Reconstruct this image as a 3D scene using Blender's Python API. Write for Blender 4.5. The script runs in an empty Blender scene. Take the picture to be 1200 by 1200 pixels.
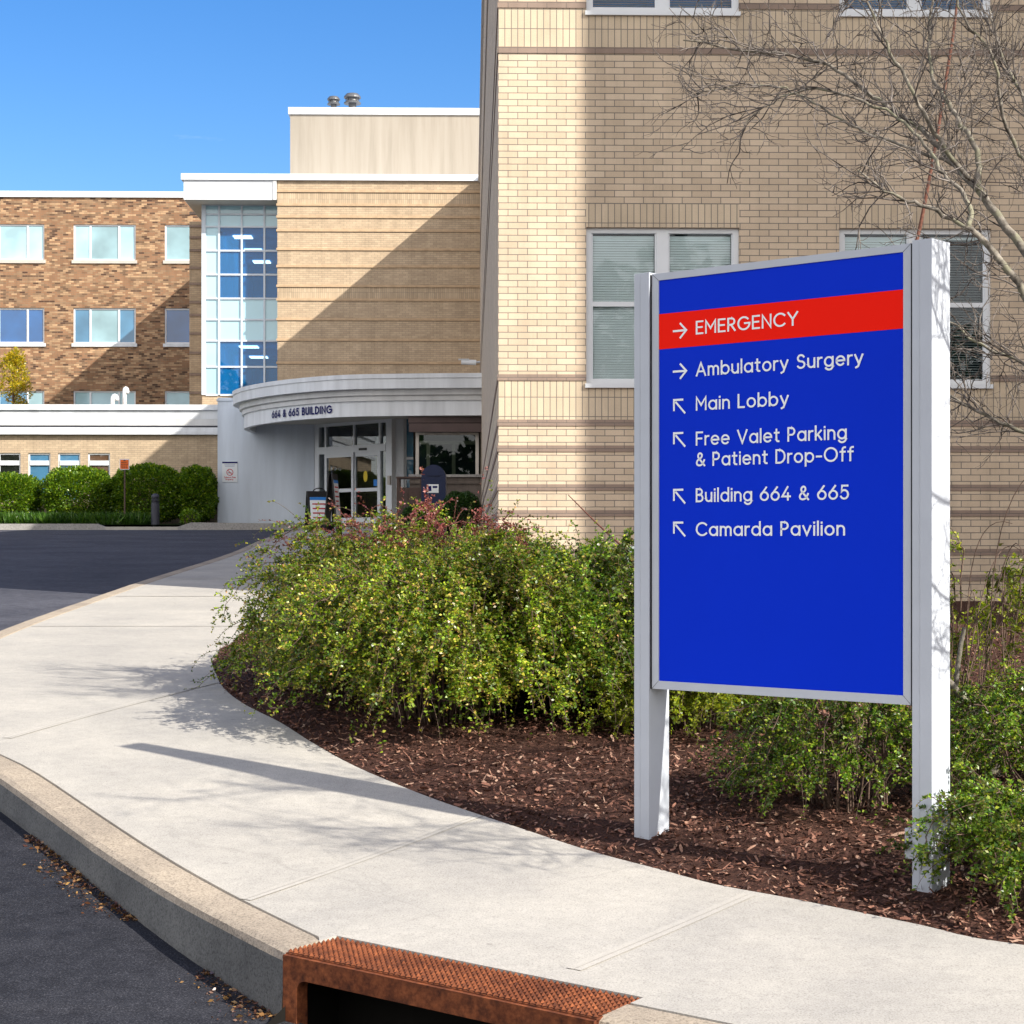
import bpy, bmesh, math, random
import numpy as np
from mathutils import Vector, Matrix

R = math.radians
rng = np.random.default_rng(7)
random.seed(7)
scene = bpy.context.scene
COL = scene.collection

# ------------------------------------------------------------------ survey
F, HY, EYE = 2150.0, 638.0, 1.30          # lens in photo pixels, eye level row, eye height
CX, CY = -0.143, 19.2                     # near left corner of the main building
ANG = R(1.27)
CA, SA = math.cos(ANG), math.sin(ANG)
SUN = Vector((.804, -.595, .683)).normalized()

_gy = np.array([-60, 0, 2, 5, 7.2, 8.1, 9.2, 10.2, 11.2, 12, 15, 19, 23, 31, 40, 55, 60, 70, 100, 900.])
_gz = np.array([-.9, -.38, -.30, -.19, -.095, -.025, .10, .195, .255, .30, .455, .65, .84, 1.15, 1.45, 1.90, 1.97, 2.05, 2.1, 2.1])


def g(y):
    return float(sum(np.interp(y + o, _gy, _gz) for o in (-.9, -.45, 0, .45, .9)) / 5)


def gv(y):
    return sum(np.interp(y + o, _gy, _gz) for o in (-.9, -.45, 0, .45, .9)) / 5


def on_ground(px, py):
    """point of the terrain that a sight line of the survey photo meets"""
    d = 2.0
    best = None
    while d < 60:
        e = EYE + (HY - py) / F * d - g(d)
        if e <= 0:
            best = d
            break
        d += .02
    d = best or 60
    return ((px - 600) / F * d, d)


def uz(px, py, V):
    k = (px - 600) / F
    u = (k * (CY + V * CA) - CX + V * SA) / (CA - k * SA)
    Y = CY + u * SA + V * CA
    return u, EYE + (HY - py) / F * Y


def wp(u, v, z=0.):
    return Vector((CX + u * CA - v * SA, CY + u * SA + v * CA, z))


def smooth(pts, n=6):
    P = [Vector(p) for p in pts]
    out = []
    for i in range(len(P) - 1):
        p0, p1, p2, p3 = P[max(i - 1, 0)], P[i], P[i + 1], P[min(i + 2, len(P) - 1)]
        for k in range(n):
            t = k / n
            out.append(.5 * ((2 * p1) + (p2 - p0) * t + (2 * p0 - 5 * p1 + 4 * p2 - p3) * t * t + (3 * p1 - p0 - 3 * p2 + p3) * t ** 3))
    out.append(P[-1])
    return out


# ------------------------------------------------------------------ materials
def new_mat(name):
    m = bpy.data.materials.new(name)
    m.use_nodes = True
    nt = m.node_tree
    nt.nodes.clear()
    out = nt.nodes.new('ShaderNodeOutputMaterial')
    return m, nt, out


class NT:
    """tiny node helper"""
    def __init__(s, name):
        s.m, s.nt, s.out = new_mat(name)

    def n(s, t, **kw):
        nd = s.nt.nodes.new(t)
        for k, v in kw.items():
            if k.startswith('i_'):
                key = k[2:].replace('_', ' ')
                nd.inputs[int(key) if key.isdigit() else key].default_value = v
            else:
                setattr(nd, k, v)
        return nd

    def l(s, a, b):
        s.nt.links.new(a, b)

    def noise(s, vec, scale, detail=4, rough=.55):
        nd = s.n('ShaderNodeTexNoise')
        nd.inputs['Scale'].default_value = scale
        nd.inputs['Detail'].default_value = detail
        nd.inputs['Roughness'].default_value = rough
        if vec is not None:
            s.l(vec, nd.inputs['Vector'])
        return nd.outputs['Fac']

    def ramp(s, fac, stops):
        nd = s.n('ShaderNodeValToRGB')
        cr = nd.color_ramp
        while len(cr.elements) < len(stops):
            cr.elements.new(.5)
        for e, (p, c) in zip(cr.elements, stops):
            e.position = p
            e.color = (*c, 1) if len(c) == 3 else c
        s.l(fac, nd.inputs['Fac'])
        return nd.outputs['Color']

    def mixc(s, fac, a, b, mode='MIX'):
        nd = s.n('ShaderNodeMix', data_type='RGBA', blend_type=mode)
        for sock, v in ((nd.inputs[0], fac), (nd.inputs[6], a), (nd.inputs[7], b)):
            if hasattr(v, 'is_linked'):
                s.l(v, sock)
            else:
                sock.default_value = (*v, 1) if isinstance(v, tuple) and len(v) == 3 else v
        return nd.outputs[2]

    def bsdf(s, col, rough=.6, spec=.4, bump=None, bstr=.3, bdist=.01, metal=0.):
        b = s.n('ShaderNodeBsdfPrincipled')
        if hasattr(col, 'is_linked'):
            s.l(col, b.inputs['Base Color'])
        else:
            b.inputs['Base Color'].default_value = (*col, 1)
        if hasattr(rough, 'is_linked'):
            s.l(rough, b.inputs['Roughness'])
        else:
            b.inputs['Roughness'].default_value = rough
        b.inputs['Specular IOR Level'].default_value = spec
        b.inputs['Metallic'].default_value = metal
        if bump is not None:
            bp = s.n('ShaderNodeBump')
            bp.inputs['Strength'].default_value = bstr
            bp.inputs['Distance'].default_value = bdist
            s.l(bump, bp.inputs['Height'])
            s.l(bp.outputs['Normal'], b.inputs['Normal'])
        s.l(b.outputs[0], s.out.inputs[0])
        return b


def tex(h, which='Object'):
    return h.n('ShaderNodeTexCoord').outputs[which]


def mat_plain(name, col, rough=.5, spec=.4, var=.06, scale=3., metal=0., streak=False):
    h = NT(name)
    v = tex(h)
    if streak:
        mp = h.n('ShaderNodeMapping')
        mp.inputs['Scale'].default_value = (1, 1, .12)
        h.l(v, mp.inputs['Vector'])
        v = mp.outputs[0]
    f = h.noise(v, scale, 5, .6)
    lo = tuple(c * (1 - var * 1.6) for c in col)
    hi = tuple(min(1, c * (1 + var)) for c in col)
    c = h.ramp(f, [(.3, lo), (.7, hi)])
    h.bsdf(c, rough, spec, metal=metal)
    return h.m


def mat_brick(name, c1, c2, mortar, bw=.203, rh=.0677, ms=.009, soldier=False, extra=None, stain=.25, rough=.8, offset=.5, contrast=1.):
    h = NT(name)
    uv = tex(h, 'UV')
    vec = uv
    if soldier:
        mp = h.n('ShaderNodeMapping')
        mp.inputs['Rotation'].default_value = (0, 0, R(90))
        h.l(uv, mp.inputs['Vector'])
        vec = mp.outputs[0]
    br = h.n('ShaderNodeTexBrick')
    h.l(vec, br.inputs['Vector'])
    br.offset = 0. if soldier else offset
    br.inputs['Scale'].default_value = 1
    br.inputs['Brick Width'].default_value = bw
    br.inputs['Row Height'].default_value = rh
    br.inputs['Mortar Size'].default_value = ms / 2
    br.inputs['Mortar Smooth'].default_value = .25
    br.inputs['Bias'].default_value = 0
    br.inputs['Color1'].default_value = (*c1, 1)
    br.inputs['Color2'].default_value = (*c2, 1)
    br.inputs['Mortar'].default_value = (*mortar, 1)
    col = br.outputs['Color']
    if extra:                                   # a second brick grid adds a third, darker brick
        b2 = h.n('ShaderNodeTexBrick')
        off = h.n('ShaderNodeVectorMath', operation='ADD')
        off.inputs[1].default_value = (bw * 40, rh * 62, 0)
        h.l(vec, off.inputs[0])
        h.l(off.outputs[0], b2.inputs['Vector'])
        b2.offset = offset
        for k, v in (('Scale', 1), ('Brick Width', bw), ('Row Height', rh), ('Mortar Size', 0.0), ('Bias', 0)):
            b2.inputs[k].default_value = v
        b2.inputs['Color1'].default_value = (0, 0, 0, 1)
        b2.inputs['Color2'].default_value = (1, 1, 1, 1)
        m = h.ramp(b2.outputs['Color'], [(extra[1] - .02, (0, 0, 0)), (extra[1] + .02, (1, 1, 1))])
        inv = h.n('ShaderNodeMath', operation='SUBTRACT', i_0=1.)
        h.l(br.outputs['Fac'], inv.inputs[1])
        mul = h.n('ShaderNodeMath', operation='MULTIPLY')
        h.l(m, mul.inputs[0])
        h.l(inv.outputs[0], mul.inputs[1])
        col = h.mixc(mul.outputs[0], col, extra[0])
    f = h.noise(uv, 1.3, 6, .65)
    st = h.ramp(f, [(.25, (1 - stain,) * 3), (.6, (1, 1, 1))])
    col = h.mixc(1., col, st, 'MULTIPLY')
    mps = h.n('ShaderNodeMapping')
    mps.inputs['Scale'].default_value = (2.6, .22, 1)
    h.l(uv, mps.inputs['Vector'])
    col = h.mixc(1., col, h.ramp(h.noise(mps.outputs[0], 1.6, 6, .7), [(.28, (1 - stain * .9, 1 - stain * .9, 1 - stain * .85)), (.5, (1, 1, 1)), (.8, (1.06, 1.06, 1.07))]), 'MULTIPLY')
    f2 = h.noise(uv, 90, 3, .6)
    col = h.mixc(1., col, h.ramp(f2, [(.3, (.9, .9, .9)), (.7, (1.04, 1.03, 1.02))]), 'MULTIPLY')
    hgt = h.n('ShaderNodeMath', operation='SUBTRACT', i_0=1.)
    h.l(br.outputs['Fac'], hgt.inputs[1])
    h.bsdf(col, rough, .06, hgt.outputs[0], .45, .008)
    return h.m


def mat_asphalt():
    h = NT('asphalt')
    v = tex(h)
    fine = h.noise(v, 130, 3, .7)
    mid = h.noise(v, 9, 6, .65)
    big = h.noise(v, .6, 5, .6)
    c = h.ramp(fine, [(.3, (.011, .0115, .0145)), (.55, (.026, .027, .033)), (.70, (.070, .071, .081))])
    c = h.mixc(1., c, h.ramp(mid, [(.3, (.7, .7, .72)), (.7, (1.25, 1.25, 1.25))]), 'MULTIPLY')
    c = h.mixc(1., c, h.ramp(big, [(.3, (.75, .75, .78)), (.7, (1.35, 1.33, 1.3))]), 'MULTIPLY')
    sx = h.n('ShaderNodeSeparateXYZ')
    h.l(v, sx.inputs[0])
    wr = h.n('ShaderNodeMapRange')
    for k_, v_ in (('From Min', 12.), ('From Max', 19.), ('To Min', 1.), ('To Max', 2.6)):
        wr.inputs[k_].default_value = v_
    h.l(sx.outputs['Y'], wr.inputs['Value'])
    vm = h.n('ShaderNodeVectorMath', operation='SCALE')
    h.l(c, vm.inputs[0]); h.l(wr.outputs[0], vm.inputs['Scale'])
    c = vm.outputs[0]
    vo = h.n('ShaderNodeTexVoronoi', i_Scale=55.)
    h.l(v, vo.inputs['Vector'])
    sp = h.ramp(vo.outputs['Distance'], [(.06, (1, 1, 1)), (.14, (0, 0, 0))])
    keep = h.ramp(h.noise(v, 23, 2), [(.52, (0, 0, 0)), (.62, (1, 1, 1))])
    mm = h.n('ShaderNodeMath', operation='MULTIPLY')
    h.l(sp, mm.inputs[0]); h.l(keep, mm.inputs[1])
    m3 = h.n('ShaderNodeMath', operation='MULTIPLY', i_1=.55)
    h.l(mm.outputs[0], m3.inputs[0])
    c = h.mixc(m3.outputs[0], c, (.20, .20, .21))
    h.bsdf(c, .85, .12, fine, .5, .006)
    return h.m


def mat_concrete(name, base, speck=.12, warm=1., bump=.25, stain=.2, fs=210):
    h = NT(name)
    v = tex(h)
    fine = h.noise(v, fs, 3, .75)
    mid = h.noise(v, 14, 6, .7)
    big = h.noise(v, 1.1, 6, .62)
    lo = tuple(c * (1 - speck * 2) for c in base)
    hi = tuple(min(1, c * (1 + speck * .7)) for c in base)
    c = h.ramp(fine, [(.32, lo), (.5, base), (.72, hi)])
    c = h.mixc(1., c, h.ramp(mid, [(.3, (1 - stain * .5,) * 3), (.62, (1.02, 1.02, 1.02))]), 'MULTIPLY')
    c = h.mixc(1., c, h.ramp(big, [(.3, (1 - stain, 1 - stain, 1 - stain * .95)), (.65, (1.03, 1.02, 1.0))]), 'MULTIPLY')
    # hairline cracks, stains and dark spots
    wv = h.n('ShaderNodeTexNoise', i_Scale=1.7, i_Detail=5.)
    h.l(v, wv.inputs['Vector'])
    wmix = h.n('ShaderNodeMix', data_type='RGBA')
    wmix.inputs[0].default_value = .22
    h.l(v, wmix.inputs[6]); h.l(wv.outputs['Color'], wmix.inputs[7])
    ck = h.n('ShaderNodeTexVoronoi', feature='DISTANCE_TO_EDGE', i_Scale=.55)
    h.l(wmix.outputs[2], ck.inputs['Vector'])
    line = h.ramp(ck.outputs['Distance'], [(.0012, (1, 1, 1)), (.0035, (0, 0, 0))])
    gate = h.ramp(h.noise(v, .5, 2), [(.50, (0, 0, 0)), (.56, (1, 1, 1))])
    lm = h.mixc(1., line, gate, 'MULTIPLY')
    lf = h.n('ShaderNodeMath', operation='MULTIPLY', i_1=.16)
    h.l(lm, lf.inputs[0])
    c = h.mixc(lf.outputs[0], c, tuple(x * .35 for x in base))
    sp = h.n('ShaderNodeTexVoronoi', i_Scale=4.)
    h.l(v, sp.inputs['Vector'])
    dots = h.ramp(sp.outputs['Distance'], [(.045, (1, 1, 1)), (.07, (0, 0, 0))])
    dg = h.ramp(h.noise(v, 2.3, 2), [(.52, (0, 0, 0)), (.58, (1, 1, 1))])
    dm_ = h.mixc(1., dots, dg, 'MULTIPLY')
    df = h.n('ShaderNodeMath', operation='MULTIPLY', i_1=.35)
    h.l(dm_, df.inputs[0])
    c = h.mixc(df.outputs[0], c, tuple(x * .4 for x in base))
    h.bsdf(c, .85, .25, fine, bump, .004)
    return h.m


def mat_mulch(name, chips=False):
    h = NT(name)
    v = tex(h)
    if chips:
        geo = h.n('ShaderNodeNewGeometry')
        f = geo.outputs['Random Per Island']
        c = h.ramp(f, [(0, (.045, .021, .015)), (.4, (.135, .060, .041)), (.75, (.25, .122, .084)), (.93, (.39, .24, .17)), (1, (.50, .35, .26))])
        c = h.mixc(1., c, h.ramp(h.noise(v, 120, 3), [(.3, (.6, .6, .6)), (.7, (1.15, 1.1, 1.1))]), 'MULTIPLY')
        h.bsdf(c, .8, .25)
    else:
        f = h.noise(v, 60, 5, .7)
        c = h.ramp(f, [(.3, (.024, .010, .008)), (.6, (.10, .046, .032)), (.8, (.19, .095, .066))])
        h.bsdf(c, .9, .2, f, 1., .03)
    return h.m


def mat_leaf(name, stops, tipcol=None, trans=.24, rough=.36, gloss=.5):
    h = NT(name)
    geo = h.n('ShaderNodeNewGeometry')
    c = h.ramp(geo.outputs['Random Per Island'], stops)
    if tipcol:
        at = h.n('ShaderNodeAttribute', attribute_name='tip')
        c = h.mixc(at.outputs['Fac'], c, tipcol)
    if tipcol:                                  # every stem has its own depth of green
        tn = h.n('ShaderNodeAttribute', attribute_name='tone')
        mr = h.n('ShaderNodeMapRange')
        for k_, v_ in (('From Min', -2.), ('From Max', 2.), ('To Min', .38), ('To Max', 1.6)):
            mr.inputs[k_].default_value = v_
        h.l(tn.outputs['Fac'], mr.inputs['Value'])
        vm = h.n('ShaderNodeVectorMath', operation='SCALE')
        h.l(c, vm.inputs[0]); h.l(mr.outputs[0], vm.inputs['Scale'])
        c = vm.outputs[0]
    b = h.n('ShaderNodeBsdfPrincipled')
    h.l(c, b.inputs['Base Color'])
    b.inputs['Roughness'].default_value = rough
    b.inputs['Specular IOR Level'].default_value = gloss
    t = h.n('ShaderNodeBsdfTranslucent')
    br = h.mixc(1., c, (1.5, 1.45, .7), 'MULTIPLY')
    h.l(br, t.inputs['Color'])
    mx = h.n('ShaderNodeMixShader')
    mx.inputs[0].default_value = trans
    h.l(b.outputs[0], mx.inputs[1])
    h.l(t.outputs[0], mx.inputs[2])
    h.l(mx.outputs[0], h.out.inputs[0])
    return h.m


def mat_bark(name, a, b_, scale=25, lich=None):
    h = NT(name)
    v = tex(h)
    c = h.ramp(h.noise(v, scale, 5, .7), [(.35, a), (.65, b_)])
    if lich:
        c = h.mixc(h.ramp(h.noise(v, 9, 4), [(.5, (0, 0, 0)), (.6, (1, 1, 1))]), c, lich)
    h.bsdf(c, .85, .2, h.noise(v, scale * 3, 3), .6, .004)
    return h.m


def mat_glass(name, tint, refl=.12, rough=.01, body=None):
    h = NT(name)
    tr = h.n('ShaderNodeBsdfTransparent')
    tr.inputs[0].default_value = (*tint, 1)
    gl = h.n('ShaderNodeBsdfGlossy')
    gl.inputs['Roughness'].default_value = rough
    gl.inputs['Color'].default_value = (.9, .95, 1, 1)
    fr = h.n('ShaderNodeFresnel', i_IOR=1.5)
    ad = h.n('ShaderNodeMath', operation='ADD', i_1=refl - .04)
    h.l(fr.outputs[0], ad.inputs[0])
    mx = h.n('ShaderNodeMixShader')
    h.l(ad.outputs[0], mx.inputs[0])
    core = tr.outputs[0]
    if body:                                    # diffuse colour standing in for the sky's reflection in the panes
        df = h.n('ShaderNodeBsdfDiffuse')
        df.inputs[0].default_value = (*body, 1)
        m0 = h.n('ShaderNodeMixShader')
        m0.inputs[0].default_value = .45
        h.l(tr.outputs[0], m0.inputs[1]); h.l(df.outputs[0], m0.inputs[2])
        core = m0.outputs[0]
    h.l(core, mx.inputs[1])
    h.l(gl.outputs[0], mx.inputs[2])
    h.l(mx.outputs[0], h.out.inputs[0])
    return h.m


def mat_pane(name, base, refl=.25, rough=.03, var=.25):
    """coloured coated glass: a body colour under a mirror-like face that is not quite flat"""
    h = NT(name)
    v = tex(h)
    c = h.ramp(h.noise(v, .8, 3, .5), [(.3, tuple(x * (1 - var) for x in base)), (.7, tuple(min(1, x * (1 + var)) for x in base))])
    d = h.n('ShaderNodeBsdfDiffuse')
    h.l(c, d.inputs[0])
    gl = h.n('ShaderNodeBsdfGlossy')
    gl.inputs['Roughness'].default_value = rough
    bp = h.n('ShaderNodeBump', i_Strength=.06, i_Distance=.05)
    h.l(h.noise(v, 1.6, 2, .4), bp.inputs['Height'])
    h.l(bp.outputs[0], gl.inputs['Normal'])
    fr = h.n('ShaderNodeFresnel', i_IOR=1.5)
    ad = h.n('ShaderNodeMath', operation='ADD', i_1=refl - .04)
    h.l(fr.outputs[0], ad.inputs[0])
    mx = h.n('ShaderNodeMixShader')
    h.l(ad.outputs[0], mx.inputs[0])
    h.l(d.outputs[0], mx.inputs[1])
    h.l(gl.outputs[0], mx.inputs[2])
    h.l(mx.outputs[0], h.out.inputs[0])
    return h.m


def mat_emit(name, col, s):
    h = NT(name)
    e = h.n('ShaderNodeEmission', i_Strength=s)
    e.inputs[0].default_value = (*col, 1)
    h.l(e.outputs[0], h.out.inputs[0])
    return h.m


def mat_rust():
    h = NT('rusty_iron')
    v = tex(h)
    f = h.noise(v, 30, 6, .7)
    c = h.ramp(f, [(.28, (.045, .016, .010)), (.50, (.17, .052, .021)), (.76, (.37, .118, .043))])
    c = h.mixc(1., c, h.ramp(h.noise(v, 4, 4), [(.35, (.65, .6, .6)), (.65, (1.1, 1.1, 1.1))]), 'MULTIPLY')
    h.bsdf(c, .85, .25, f, .5, .003)
    return h.m


def mat_eifs():
    h = NT('weathered_stucco')
    v = tex(h)
    mp = h.n('ShaderNodeMapping')
    mp.inputs['Scale'].default_value = (2.2, 2.2, .12)
    h.l(v, mp.inputs['Vector'])
    f = h.noise(mp.outputs[0], 1.5, 6, .65)
    c = h.ramp(f, [(.3, (.275, .245, .205)), (.5, (.335, .30, .255)), (.7, (.365, .33, .285))])
    h.bsdf(c, .85, .2, h.noise(v, 80, 2), .2, .004)
    return h.m


M = {}
M['tan_brick'] = mat_brick('tan_brick', (.67, .55, .42), (.57, .46, .345), (.20, .185, .17), stain=.16)
M['tan_soldier'] = mat_brick('tan_soldier_brick', (.65, .54, .405), (.57, .47, .35), (.21, .19, .175), soldier=True, stain=.16)
M['umber_brick'] = mat_brick('umber_brick', (.33, .25, .205), (.29, .225, .19), (.20, .17, .15), stain=.2)
M['lobby_brick'] = mat_brick('lobby_brick', (.55, .43, .30), (.46, .355, .25), (.27, .235, .19), stain=.2)
M['lobby_soldier'] = mat_brick('lobby_soldier_brick', (.55, .43, .30), (.45, .35, .245), (.25, .22, .18), soldier=True, stain=.2)
M['lobby_band'] = mat_plain('lobby_band_brick', (.47, .34, .22), .85, .2, .1, 6)
M['brown_brick'] = mat_brick('mottled_brown_brick', (.54, .355, .21), (.085, .048, .036), (.25, .195, .145), bw=.215, rh=.072,
                             ms=.011, extra=((.30, .17, .10), .62), stain=.25)
M['stone'] = mat_brick('grey_stone', (.20, .17, .145), (.13, .11, .10), (.09, .08, .07), bw=.6, rh=.3, stain=.4)
M['white_paint'] = mat_plain('white_paint', (.68, .71, .75), .5, .3, .11, 2.6, streak=True)
M['white_metal'] = mat_plain('white_metal', (.70, .735, .78), .35, .4, .03, 2)
M['mullion'] = mat_plain('mullion_metal', (.55, .62, .70), .4, .3, .03)
M['grey_band'] = mat_plain('weathered_white_fascia', (.62, .63, .64), .55, .3, .12, 1.6, streak=True)
M['stucco_white'] = mat_plain('white_stucco', (.62, .69, .79), .8, .2, .13, 1.1, streak=True)
M['sand_frame'] = mat_plain('sand_metal', (.50, .47, .43), .5, .3, .06)
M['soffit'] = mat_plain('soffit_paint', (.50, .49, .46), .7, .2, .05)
M['eifs'] = mat_eifs()
M['sign_silver'] = mat_plain('silver_paint', (.475, .51, .575), .42, .3, .03, 5)
M['sign_gap'] = mat_plain('black_joint_and_gap_shade', (.015, .015, .018), .6, .3, .1)
M['sign_blue'] = mat_plain('sign_blue_vinyl', (.001, .030, .62), .45, .06, .03, .8)
M['sign_red'] = mat_plain('sign_red_vinyl', (.95, .012, .003), .45, .06, .01, .8)
M['sign_white'] = mat_plain('sign_white_vinyl', (.86, .90, .92), .4, .2, .01)
M['navy'] = mat_plain('navy_letters', (.010, .010, .105), .5, .1, .05)
M['asphalt'] = mat_asphalt()
M['concrete'] = mat_concrete('sidewalk_concrete', (.455, .433, .395), .20, bump=.22, stain=.21, fs=150)
M['joint'] = mat_concrete('tooled_joint_concrete', (.465, .442, .402), .14, bump=.1, stain=.14)
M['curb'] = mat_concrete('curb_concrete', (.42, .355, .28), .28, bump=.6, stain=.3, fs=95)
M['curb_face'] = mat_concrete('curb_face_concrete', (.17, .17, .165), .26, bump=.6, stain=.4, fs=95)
M['granite'] = mat_concrete('far_curb_stone', (.36, .35, .34), .2, bump=.4, stain=.3, fs=20)
M['mulch'] = mat_mulch('bark_mulch')
M['chips'] = mat_mulch('bark_chips', True)
M['earth'] = mat_plain('earth', (.09, .075, .05), .95, .1, .3, 1.2)
M['lawn'] = mat_plain('lawn_soil', (.045, .07, .02), .95, .1, .35, 2.)
M['rust'] = mat_rust()
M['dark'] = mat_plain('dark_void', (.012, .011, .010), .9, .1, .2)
M['iron_brown'] = mat_plain('brown_metal', (.075, .045, .035), .5, .35, .12)
M['valance'] = mat_plain('dark_brown_metal', (.085, .058, .055), .55, .3, .1)
M['black'] = mat_plain('black_plastic', (.014, .014, .016), .45, .4, .1)
M['charcoal'] = mat_plain('charcoal_metal', (.05, .052, .07), .5, .35, .1)
M['mail_blue'] = mat_plain('mailbox_blue', (.004, .013, .060), .4, .4, .08)
M['orange'] = mat_plain('orange_sign', (.72, .13, .010), .45, .35, .06)
M['galv'] = mat_plain('galvanised_steel', (.40, .42, .45), .35, .5, .12, 4, metal=.6)
M['dark_vent'] = mat_plain('dark_vent_steel', (.10, .105, .115), .4, .5, .2, 4)
M['red_ink'] = mat_plain('red_ink', (.50, .02, .04), .5, .2, .02)
M['grey_ink'] = mat_plain('grey_ink', (.36, .42, .55), .5, .2, .02)
M['yellow'] = mat_plain('yellow_sticker', (.75, .55, .03), .5, .3, .02)
M['sky_sticker'] = mat_plain('blue_sticker', (.03, .22, .65), .5, .3, .02)
M['pale_green'] = mat_plain('faded_plate', (.38, .43, .42), .6, .3, .1)
M['blind'] = mat_plain('blind_slat', (.86, .95, .96), .6, .2, .03)
M['blind_dim'] = mat_plain('blind_slat_grey', (.30, .36, .37), .6, .3, .05)
M['room'] = mat_plain('dark_room', (.03, .045, .06), .9, .1, .2)
M['lobby_wall'] = mat_plain('lobby_wall_paint', (.22, .21, .19), .9, .1, .2)
M['room_sky_tint'] = mat_plain('sky_painted_room', (.015, .26, .72), .9, .1, .3, .6)  # blue painted onto the room so its panes seem to mirror the sky
M['ceiling_lamp'] = mat_emit('lit_ceiling_panel', (1., .97, .9), 2.2)
M['glass'] = mat_glass('window_glass', (.97, 1., 1.), .045)
M['glass_sky_tint'] = mat_glass('sky_painted_glass', (.50, .82, .98), .05, .01, (.012, .20, .52))  # sky reflection put into the tint and body colour
M['glass_dark'] = mat_glass('dark_tinted_glass', (.62, .68, .68), .09)
M['glass_kiosk'] = mat_glass('kiosk_glass', (.30, .36, .30), .045)
M['pane_blue'] = mat_pane('blue_pane', (.010, .085, .26), .10)
M['pane_mid'] = mat_pane('dusk_pane', (.07, .20, .34), .08)
M['pane_teal'] = mat_pane('curtained_pane', (.24, .38, .43), .07)
M['pane_pale'] = mat_pane('pale_pane', (.34, .54, .62), .07)
M['spandrel'] = mat_pane('pale_spandrel', (.36, .60, .70), .10, .08, .05)
M['pane_brown'] = mat_pane('brown_pane', (.09, .05, .03), .12)
M['pane_black'] = mat_pane('black_pane', (.012, .014, .012), .10)

GREEN = [(0, (.016, .040, .008)), (.35, (.040, .095, .012)), (.7, (.085, .155, .016)), (.9, (.16, .20, .022)), (1, (.24, .17, .05))]
M['cotoneaster'] = mat_leaf('cotoneaster_leaf', [(0, (.040, .090, .008)), (.35, (.105, .20, .012)), (.7, (.21, .31, .016)), (.92, (.40, .42, .03)), (1, (.46, .22, .10))], (.46, .25, .10), .24)
M['cotoneaster_deep'] = mat_leaf('deep_green_leaf', [(0, (.030, .085, .010)), (.4, (.085, .18, .014)), (.8, (.18, .29, .018)), (1, (.34, .38, .03))], (.42, .24, .10), .24)
M['yellow_leaf'] = mat_leaf('yellow_green_leaf', [(0, (.07, .13, .012)), (.5, (.21, .28, .02)), (1, (.40, .42, .03))], (.34, .24, .08), .4)
M['barberry'] = mat_leaf('barberry_leaf', [(0, (.09, .02, .025)), (.5, (.20, .05, .055)), (1, (.34, .13, .11))], (.38, .18, .13), .3)
M['hedge'] = mat_leaf('hedge_leaf', [(0, (.030, .080, .006)), (.4, (.080, .17, .010)), (.8, (.17, .28, .014)), (1, (.28, .36, .02))], None, .35)
M['round_shrub'] = mat_leaf('yew_leaf', [(0, (.010, .035, .006)), (.5, (.025, .075, .010)), (1, (.05, .12, .015))], None, .25)
M['blade'] = mat_leaf('grass_blade', [(0, (.02, .06, .008)), (.6, (.05, .13, .014)), (1, (.10, .19, .02))], None, .35)
M['orange_leaf'] = mat_leaf('gold_leaf', [(0, (.16, .19, .015)), (.5, (.42, .36, .02)), (1, (.62, .42, .03))], None, .35)
M['litter'] = mat_leaf('leaf_litter', [(0, (.05, .02, .012)), (.6, (.14, .06, .03)), (1, (.34, .20, .07))], None, .1)
M['stem'] = mat_bark('shrub_stem', (.07, .045, .035), (.17, .115, .09), 40)
M['stem_pale'] = mat_bark('pale_stem', (.20, .15, .12), (.38, .31, .26), 40)
M['red_stem'] = mat_bark('red_stem', (.10, .042, .03), (.20, .09, .065), 40)
M['bark'] = mat_bark('grey_bark', (.07, .06, .05), (.30, .27, .23), 22, (.22, .21, .15))
M['twig'] = mat_bark('twig_bark', (.022, .016, .014), (.25, .22, .20), 13)
M['pavilion_floor'] = mat_plain('dark_floor', (.06, .055, .05), .6, .3, .1)


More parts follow.
